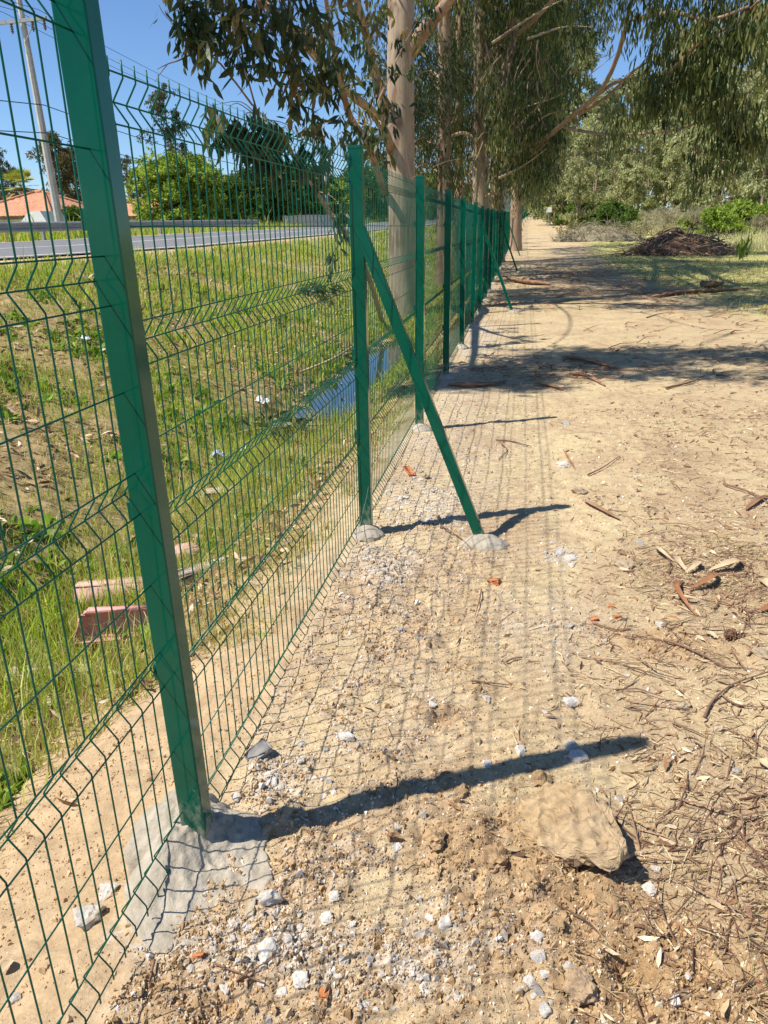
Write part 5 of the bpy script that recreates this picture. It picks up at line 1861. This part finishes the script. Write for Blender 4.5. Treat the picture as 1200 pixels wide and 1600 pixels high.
def ico():
    global ICO
    if ICO is None:
        bm = bmesh.new()
        bmesh.ops.create_icosphere(bm, subdivisions=1, radius=1)
        bm.verts.ensure_lookup_table()
        ICO = (np.array([v.co[:] for v in bm.verts]), np.array([[v.index for v in f.verts] for f in bm.faces]))
        bm.free()
    return ICO


OCT = (np.array([[1, 0, -.6], [-.5, .87, -.6], [-.5, -.87, -.6], [.5, .3, 1], [-.6, .1, .9], [.1, -.5, 1.0]], float), np.array([[0, 1, 3], [1, 4, 3], [1, 2, 4], [2, 5, 4], [2, 0, 5], [0, 3, 5], [3, 4, 5]]))


def pebbles(name, x, y, s, cols, mat, squash=(.5, .9), smooth=False, fine=False):
    V0, F0 = OCT if fine else ico()
    n = len(x)
    z = ground_z(x, y)
    k = len(V0)
    jit = 1 + RNG.uniform(-.3, .3, (n, k, 1)) + RNG.uniform(-.2, .2, (n, k, 3))
    a = RNG.uniform(0, 2 * math.pi, n)
    sc_ = np.stack([s * RNG.uniform(.8, 1.3, n), s * RNG.uniform(.7, 1.1, n), s * RNG.uniform(*squash, n)], -1)[:, None, :]
    V = V0[None] * jit * sc_
    ca, sa = np.cos(a)[:, None], np.sin(a)[:, None]
    X = V[..., 0] * ca - V[..., 1] * sa
    Yv = V[..., 0] * sa + V[..., 1] * ca
    V = np.stack([X + x[:, None], Yv + y[:, None], V[..., 2] + (z + s * .25)[:, None]], -1).reshape(-1, 3)
    T = (F0[None] + (np.arange(n) * k)[:, None, None]).reshape(-1, 3)
    o = link(name, make_mesh(name, V, None, T, np.repeat(cols, k, axis=0), smooth, mat))
    o['kind'] = 'stuff'
    return o


def pick(n, pal, p):
    pal = np.array(pal)
    i = RNG.choice(len(pal), n, p=np.array(p) / sum(p))
    return pal[i] * RNG.uniform(.75, 1.2, (n, 1))


def sample(n, x0, x1, y0, y1, dens, depth_bias=1.0):
    """points on the ground, more of them close to the camera, kept with probability dens(masks)"""
    y = y0 * (y1 / y0) ** (RNG.random(n) ** depth_bias)
    wdt = .25 + .62 * y
    x = np.clip(x0, -wdt * 1.0, None) + (np.minimum(x1, wdt) - np.maximum(x0, -wdt)) * RNG.random(n)
    m = masks(x, y)
    keep = RNG.random(n) < dens(x, y, m)
    return x[keep], y[keep]


PAL = [(.54, .40, .24), (.66, .53, .35), (.74, .68, .60), (.40, .28, .17), (.40, .36, .32), (.50, .25, .13), (.24, .18, .13)]
x, y = sample(112000, -.88, 6, .95, 8, lambda x, y, m: np.clip(.40 + .9 * m[1] + .2 * m[0] + .35 * fbm(x * 4, y * 4, 230), 0, 1), 1.0)
n = len(x)
s = np.exp(RNG.normal(math.log(.0021), .45, n)) * (1 + .16 * (y - 1))
pebbles('gravel', x, y, s, pick(n, PAL, [5, 5, 2.0, 3, .8, .4, 1.6]), M['gravel'], fine=True)
x, y = sample(60000, -.9, 3, .95, 6, lambda x, y, m: np.clip(m[1] * 1.2 - .12, 0, 1), 1.0)
n = len(x)
s = np.exp(RNG.normal(math.log(.0035), .5, n)) * (1 + .09 * (y - 1))
pebbles('cement_rubble', x, y, s, pick(n, [(.62, .58, .52), (.50, .45, .38), (.40, .34, .27), (.54, .41, .26)], [2.5, 3, 2, 3]), M['gravel'], (.5, .95), fine=True)
x, y = sample(60000, -.9, 3, .95, 4.5, lambda x, y, m: np.clip(m[0] * 1.3 - .15, 0, 1), 1.0)
n = len(x)
s = np.minimum(np.exp(RNG.normal(math.log(.0032), .55, n)), .013)
pebbles('soil_crumbs', x, y, s, pick(n, [(.32, .20, .10), (.42, .275, .14), (.50, .345, .19), (.58, .43, .25)], [2, 4, 3, 1]), M['soil'], (.6, .95), fine=True)
xf = RNG.uniform(-1.75, -.9, 13000)
yf = RNG.uniform(.7, 4.6, 13000)
mf = masks(xf, yf)
kf = RNG.random(13000) < mf[3] * .8 * (fbm(xf * 5, yf * 5, 231) > -.25)
xf, yf = xf[kf], yf[kf]
pebbles('ditch_soil_crumbs', xf, yf, np.exp(RNG.normal(math.log(.0028), .5, len(xf))), pick(len(xf), [(.48, .325, .18), (.56, .39, .22), (.62, .46, .28)], [2, 3, 2]), M['soil'], (.6, .95), fine=True)


def sticks(name, x, y, L, w, cols, mat, up=.15):
    """short bent three-sided stalks lying on the ground"""
    n = len(x)
    z = ground_z(x, y)
    a = RNG.normal(0.25, 1.0, n)
    d = np.stack([np.cos(a), np.sin(a), RNG.uniform(-.05, up, n)], -1)
    sd = np.stack([-np.sin(a), np.cos(a), np.zeros(n)], -1)
    p = np.stack([x, y, z + w * .8], -1)
    bend = sd * (RNG.normal(0, .14, n) * L)[:, None] + np.array([0, 0, 1]) * (RNG.uniform(0, .10, n) * L)[:, None]
    ring = []
    for t, ww in ((0, 1), (.5, .9), (1, .4)):
        c = p + d * (L * t)[:, None] + bend * (4 * t * (1 - t))
        ring += [c + sd * (w * ww)[:, None], c - sd * (w * ww)[:, None], c + np.array([0, 0, 1.2]) * (w * ww)[:, None]]
    V = np.stack(ring, 1).reshape(-1, 3)
    b = (np.arange(n) * 9)[:, None]
    Q = np.concatenate([b + np.array(q) for r in (0, 3) for q in ([r, r + 3, r + 5, r + 2], [r + 1, r + 2, r + 5, r + 4])])
    o = link(name, make_mesh(name, V, Q, None, np.repeat(cols, 9, axis=0), False, mat))
    o['kind'] = 'stuff'
    return o


x, y = sample(58000, -.6, 7, 1.0, 12, lambda x, y, m: np.clip(m[2] * 1.15 + .02, 0, 1), .8)
n = len(x)
sticks('twig_litter', x, y, np.exp(RNG.normal(math.log(.032), .6, n)) * (1 + .09 * (y - 1)), np.exp(RNG.normal(math.log(.0011), .45, n)) * (1 + .14 * (y - 1)), pick(n, [(.20, .11, .065), (.32, .20, .11), (.46, .34, .19), (.58, .47, .29), (.12, .07, .05)], [3, 3, 3, 2, 2]), M['twig'])
x, y = sample(2600, .1, 5, 1.0, 9, lambda x, y, m: np.clip(m[2] * 1.2 - .15, 0, 1), .8)
n = len(x)
sticks('long_twigs', x, y, RNG.uniform(.07, .22, n) * (1 + .05 * y), RNG.uniform(.0013, .0032, n) * (1 + .08 * y), pick(n, [(.15, .085, .055), (.24, .14, .09), (.34, .22, .14)], [3, 3, 2]), M['twig'], .08)
x, y = sample(9000, -.8, 9, 9, 45, lambda x, y, m: np.clip(m[2] * 1.0 + .03, 0, 1), .8)
n = len(x)
sticks('far_bark_litter', x, y, np.exp(RNG.normal(math.log(.16), .6, n)), np.exp(RNG.normal(math.log(.007), .5, n)), pick(n, [(.20, .09, .05), (.32, .17, .09), (.45, .30, .17)], [3, 3, 2]), M['twig'])
x, y = sample(9000, -.7, 6, 1.0, 12, lambda x, y, m: np.clip(m[2] * .9 + .02, 0, 1), .8)
n = len(x)
P = np.stack([x, y, ground_z(x, y) + .006], -1)
D = np.stack([RNG.normal(size=n), RNG.normal(size=n), RNG.uniform(-.1, .35, n)], -1)
LL = RNG.uniform(.02, .06, n) * (1 + .06 * (y - 1))
V, Q, T, k = leaf_arrays(P, D, LL, LL * .22)
o = link('leaf_litter', make_mesh('leaf_litter', V, Q, T, np.repeat(pick(n, [(.30, .16, .08), (.50, .36, .20), (.62, .50, .32), (.22, .13, .08)], [3, 3, 2, 2]), k, axis=0), False, M['twig']))
o['kind'] = 'stuff'


def blades(name, x, y, h, w, cols, mat='grass', lean=.35, zoff=0.0):
    n = len(x)
    z = ground_z(x, y) - .005 + zoff
    a = RNG.uniform(0, 6.283, n)
    s = np.stack([np.cos(a), np.sin(a), np.zeros(n)], -1)
    b = RNG.uniform(0, 6.283, n)
    ln = np.abs(RNG.normal(lean, lean * .6, n))
    o_ = np.stack([np.cos(b), np.sin(b), np.zeros(n)], -1) * (ln * h)[:, None]
    p = np.stack([x, y, z], -1)
    up = np.array([0, 0, 1.0])
    m_ = p + up * (h * .55)[:, None] + o_ * .35
    e = p + up * (h * (1 - .35 * np.minimum(ln, 1)))[:, None] + o_
    V = np.stack([p - s * w[:, None], p + s * w[:, None], m_ + s * (w * .8)[:, None], m_ - s * (w * .8)[:, None], e], 1).reshape(-1, 3)
    k = (np.arange(n) * 5)[:, None]
    o = link(name, make_mesh(name, V, k + np.array([0, 1, 2, 3]), k + np.array([3, 2, 4]), np.repeat(cols, 5, axis=0), False, M[mat]))
    o['kind'] = 'stuff'
    return o


GP = [(.22, .35, .03), (.37, .50, .05), (.52, .54, .10), (.60, .53, .22), (.68, .58, .34), (.36, .24, .13)]


def grass_zone(name, n, x0, x1, y0, y1, hm, wm, wts, thr=.1, bias=1.0, tall=0):
    x = RNG.uniform(x0, x1, n)
    y = y0 * (y1 / y0) ** (RNG.random(n) ** bias)
    m = masks(x, y)
    patch = fbm(x * 1.1, y * 1.1, 201, 4)
    p2 = fbm(x * 4, y * 4, 202, 3)
    keep = (RNG.random(n) < np.clip(m[4] * 1.1 * (1.15 + 1.4 * patch + .9 * p2), 0.14, 1) * (m[4] > thr)) & (np.abs(x + 12.1) > 3.9) & ~((y > 8.6) & (y < 15) & (x > -2.75) & (x < -1.95))
    x, y, patch, p2 = x[keep], y[keep], patch[keep], p2[keep]
    n = len(x)
    c = pick(n, GP, wts)
    dry = np.clip(-patch * 1.6 + .02 + .75 * sst(-1.8, -1.2, x) + .6 * RNG.normal(size=n) * .5, 0, 1)[:, None]
    c = c * (1 - dry) + pick(n, GP[3:], [3, 3, 2]) * dry
    h = (1 - .45 * sst(-1.8, -1.2, x)) * hm * np.exp(RNG.normal(0, .42, n)) * (1 + .7 * np.clip(patch, -.5, 1))
    if tall:
        h *= 1 + tall * np.exp(-((x + 2.2) / .55) ** 2)
    return blades(name, x, y, h, wm * RNG.uniform(.6, 1.4, n), c)


grass_zone('bank_grass', 150000, -7.6, -1.05, 1.2, 9, .065, .0027, [3, 4, 3, 1.5, 1, .5], bias=.75, tall=1.6)
grass_zone('bank_grass', 80000, -8.0, -1.05, 9, 30, .11, .007, [3, 4, 3, 1.5, 1, .3], bias=.8)
grass_zone('bank_grass', 26000, -8.0, -1.4, 30, 110, .14, .018, [3, 4, 3, 1.5, 1, .3])
grass_zone('verge_grass', 24000, -22, -16.0, 10, 110, .35, .02, [3, 4, 3, 1, .5, .2])
grass_zone('field_grass', 45000, 2.2, 22, 14, 60, .10, .012, [2, 2.5, 3, 3, 2.5, .6], bias=.9)
# tall dry grass at the back of the field
n = 26000
y = RNG.uniform(42, 75, n)
x = RNG.uniform(.16, .62, n) * y - 2
kp = x > .13 * y + 1.5
x, y = x[kp], y[kp]
blades('dry_field_grass', x, y, .55 * np.exp(RNG.normal(0, .3, len(x))), .02 * RNG.uniform(.6, 1.4, len(x)), pick(len(x), [(.58, .52, .32), (.66, .60, .38), (.48, .48, .22), (.38, .44, .14)], [3, 3, 2, 1]), lean=.5)
# sprigs on the bare track
x, y = sample(2600, -.85, 4, 1.0, 8, lambda x, y, m: np.clip(.25 + .5 * (fbm(x * 5, y * 5, 210) > .25), 0, 1) * (fbm(x * 9, y * 9, 211) > .05), .8)
n = len(x)
blades('sprigs', x, y, RNG.uniform(.008, .03, n) * (1 + .1 * y), RNG.uniform(.0006, .0012, n) * (1 + .1 * y), pick(n, [(.14, .22, .03), (.25, .30, .06), (.45, .38, .2)], [2, 2, 2]), lean=.7)
# dry tufts
tx, ty, th_ = [], [], []
for px, py, k_ in ((1020, 905, 80), (1130, 915, 80), (1005, 1285, 40), (1100, 1370, 40), (800, 1240, 20), (1180, 870, 90), (1130, 850, 90), (985, 1545, 30), (1195, 1430, 80), (1180, 1540, 80), (1150, 1180, 40), (300, 1010, 160), (330, 960, 160), (330, 930, 120), (390, 880, 120), (60, 1160, 120), (20, 1210, 120), (430, 820, 120), (95, 1130, 100)):
    c = on(px, py)
    r_ = .05 if px > 500 else .09
    tx.append(RNG.normal(c.x, r_, k_))
    ty.append(RNG.normal(c.y, r_, k_))
    th_.append(RNG.uniform(.02, .06, k_) if px > 500 else RNG.uniform(.05, .16, k_))
x, y, h_ = np.concatenate(tx), np.concatenate(ty), np.concatenate(th_)
blades('dry_tufts', x, y, h_, np.full(len(x), .0011), pick(len(x), [(.58, .48, .28), (.46, .38, .2), (.30, .30, .1)], [3, 3, 1]), lean=.9)
# broad-leaved weeds on the bank
n = 9000
x, y = RNG.uniform(-7.2, -1.8, n), 1.6 * (16 / 1.6) ** RNG.random(n)
kp = (fbm(x * 1.6, y * 1.6, 220) > .02) & (masks(x, y)[4] > .4)
x, y = x[kp], y[kp]
n = len(x)
P = np.repeat(np.stack([x, y, ground_z(x, y) + .01], -1), 5, axis=0)
D = np.stack([RNG.normal(size=n * 5), RNG.normal(size=n * 5), RNG.uniform(.1, .9, n * 5)], -1)
LL = RNG.uniform(.03, .075, n * 5) * np.repeat(RNG.choice([1, 1, 1.8], n), 5)
V, Q, T, k = leaf_arrays(P, D, LL, LL * .42)
o = link('bank_weeds', make_mesh('bank_weeds', V, Q, T, np.repeat(pick(n * 5, [(.10, .20, .025), (.19, .31, .04), (.29, .39, .06)], [2, 3, 2]), k, axis=0), False, M['grass']))
o['kind'] = 'stuff'
# dead leaves and bark scraps on the bank
n = 15000
x, y = RNG.uniform(-6.8, -1.3, n), 1.4 * (16 / 1.4) ** RNG.random(n)
kp = (fbm(x * 1.3, y * 1.3, 225) + .5 * fbm(x * 5, y * 5, 226) > -.05)
x, y = x[kp], y[kp]
n = len(x)
P = np.stack([x, y, ground_z(x, y) + RNG.uniform(.005, .05, n)], -1)
D = np.stack([RNG.normal(size=n), RNG.normal(size=n), RNG.uniform(-.3, .5, n)], -1)
LL = RNG.uniform(.03, .10, n) * (1 + .03 * y)
V, Q, T, k = leaf_arrays(P, D, LL, LL * .25)
o = link('bank_litter', make_mesh('bank_litter', V, Q, T, np.repeat(pick(n, [(.34, .20, .11), (.52, .38, .24), (.18, .10, .06), (.60, .50, .36)], [3, 3, 3, 1]), k, axis=0), False, M['twig']))
o['kind'] = 'stuff'
# spiky plant by the track on the right
sp_ = on(1158, 408)
pl_ = thing('young_plant', 'small upright leafy plant on the green strip near the right edge', 'plant', sp_)
mb = MB()
n = 26
P = np.stack([RNG.normal(0, .12, n), RNG.normal(0, .12, n), RNG.uniform(0, .3, n)], -1)
D = np.stack([RNG.normal(0, .35, n), RNG.normal(0, .35, n), np.ones(n)], -1)
V, Q, T, k = leaf_arrays(P, D, RNG.uniform(.5, 1.0, n), np.full(n, .09))
mb.add(V, Q, T, np.repeat(pick(n, GREEN, [2, 2, 1, 1]), k, axis=0))
link('leaves', mb.mesh('leaves', M['grass']), pl_)
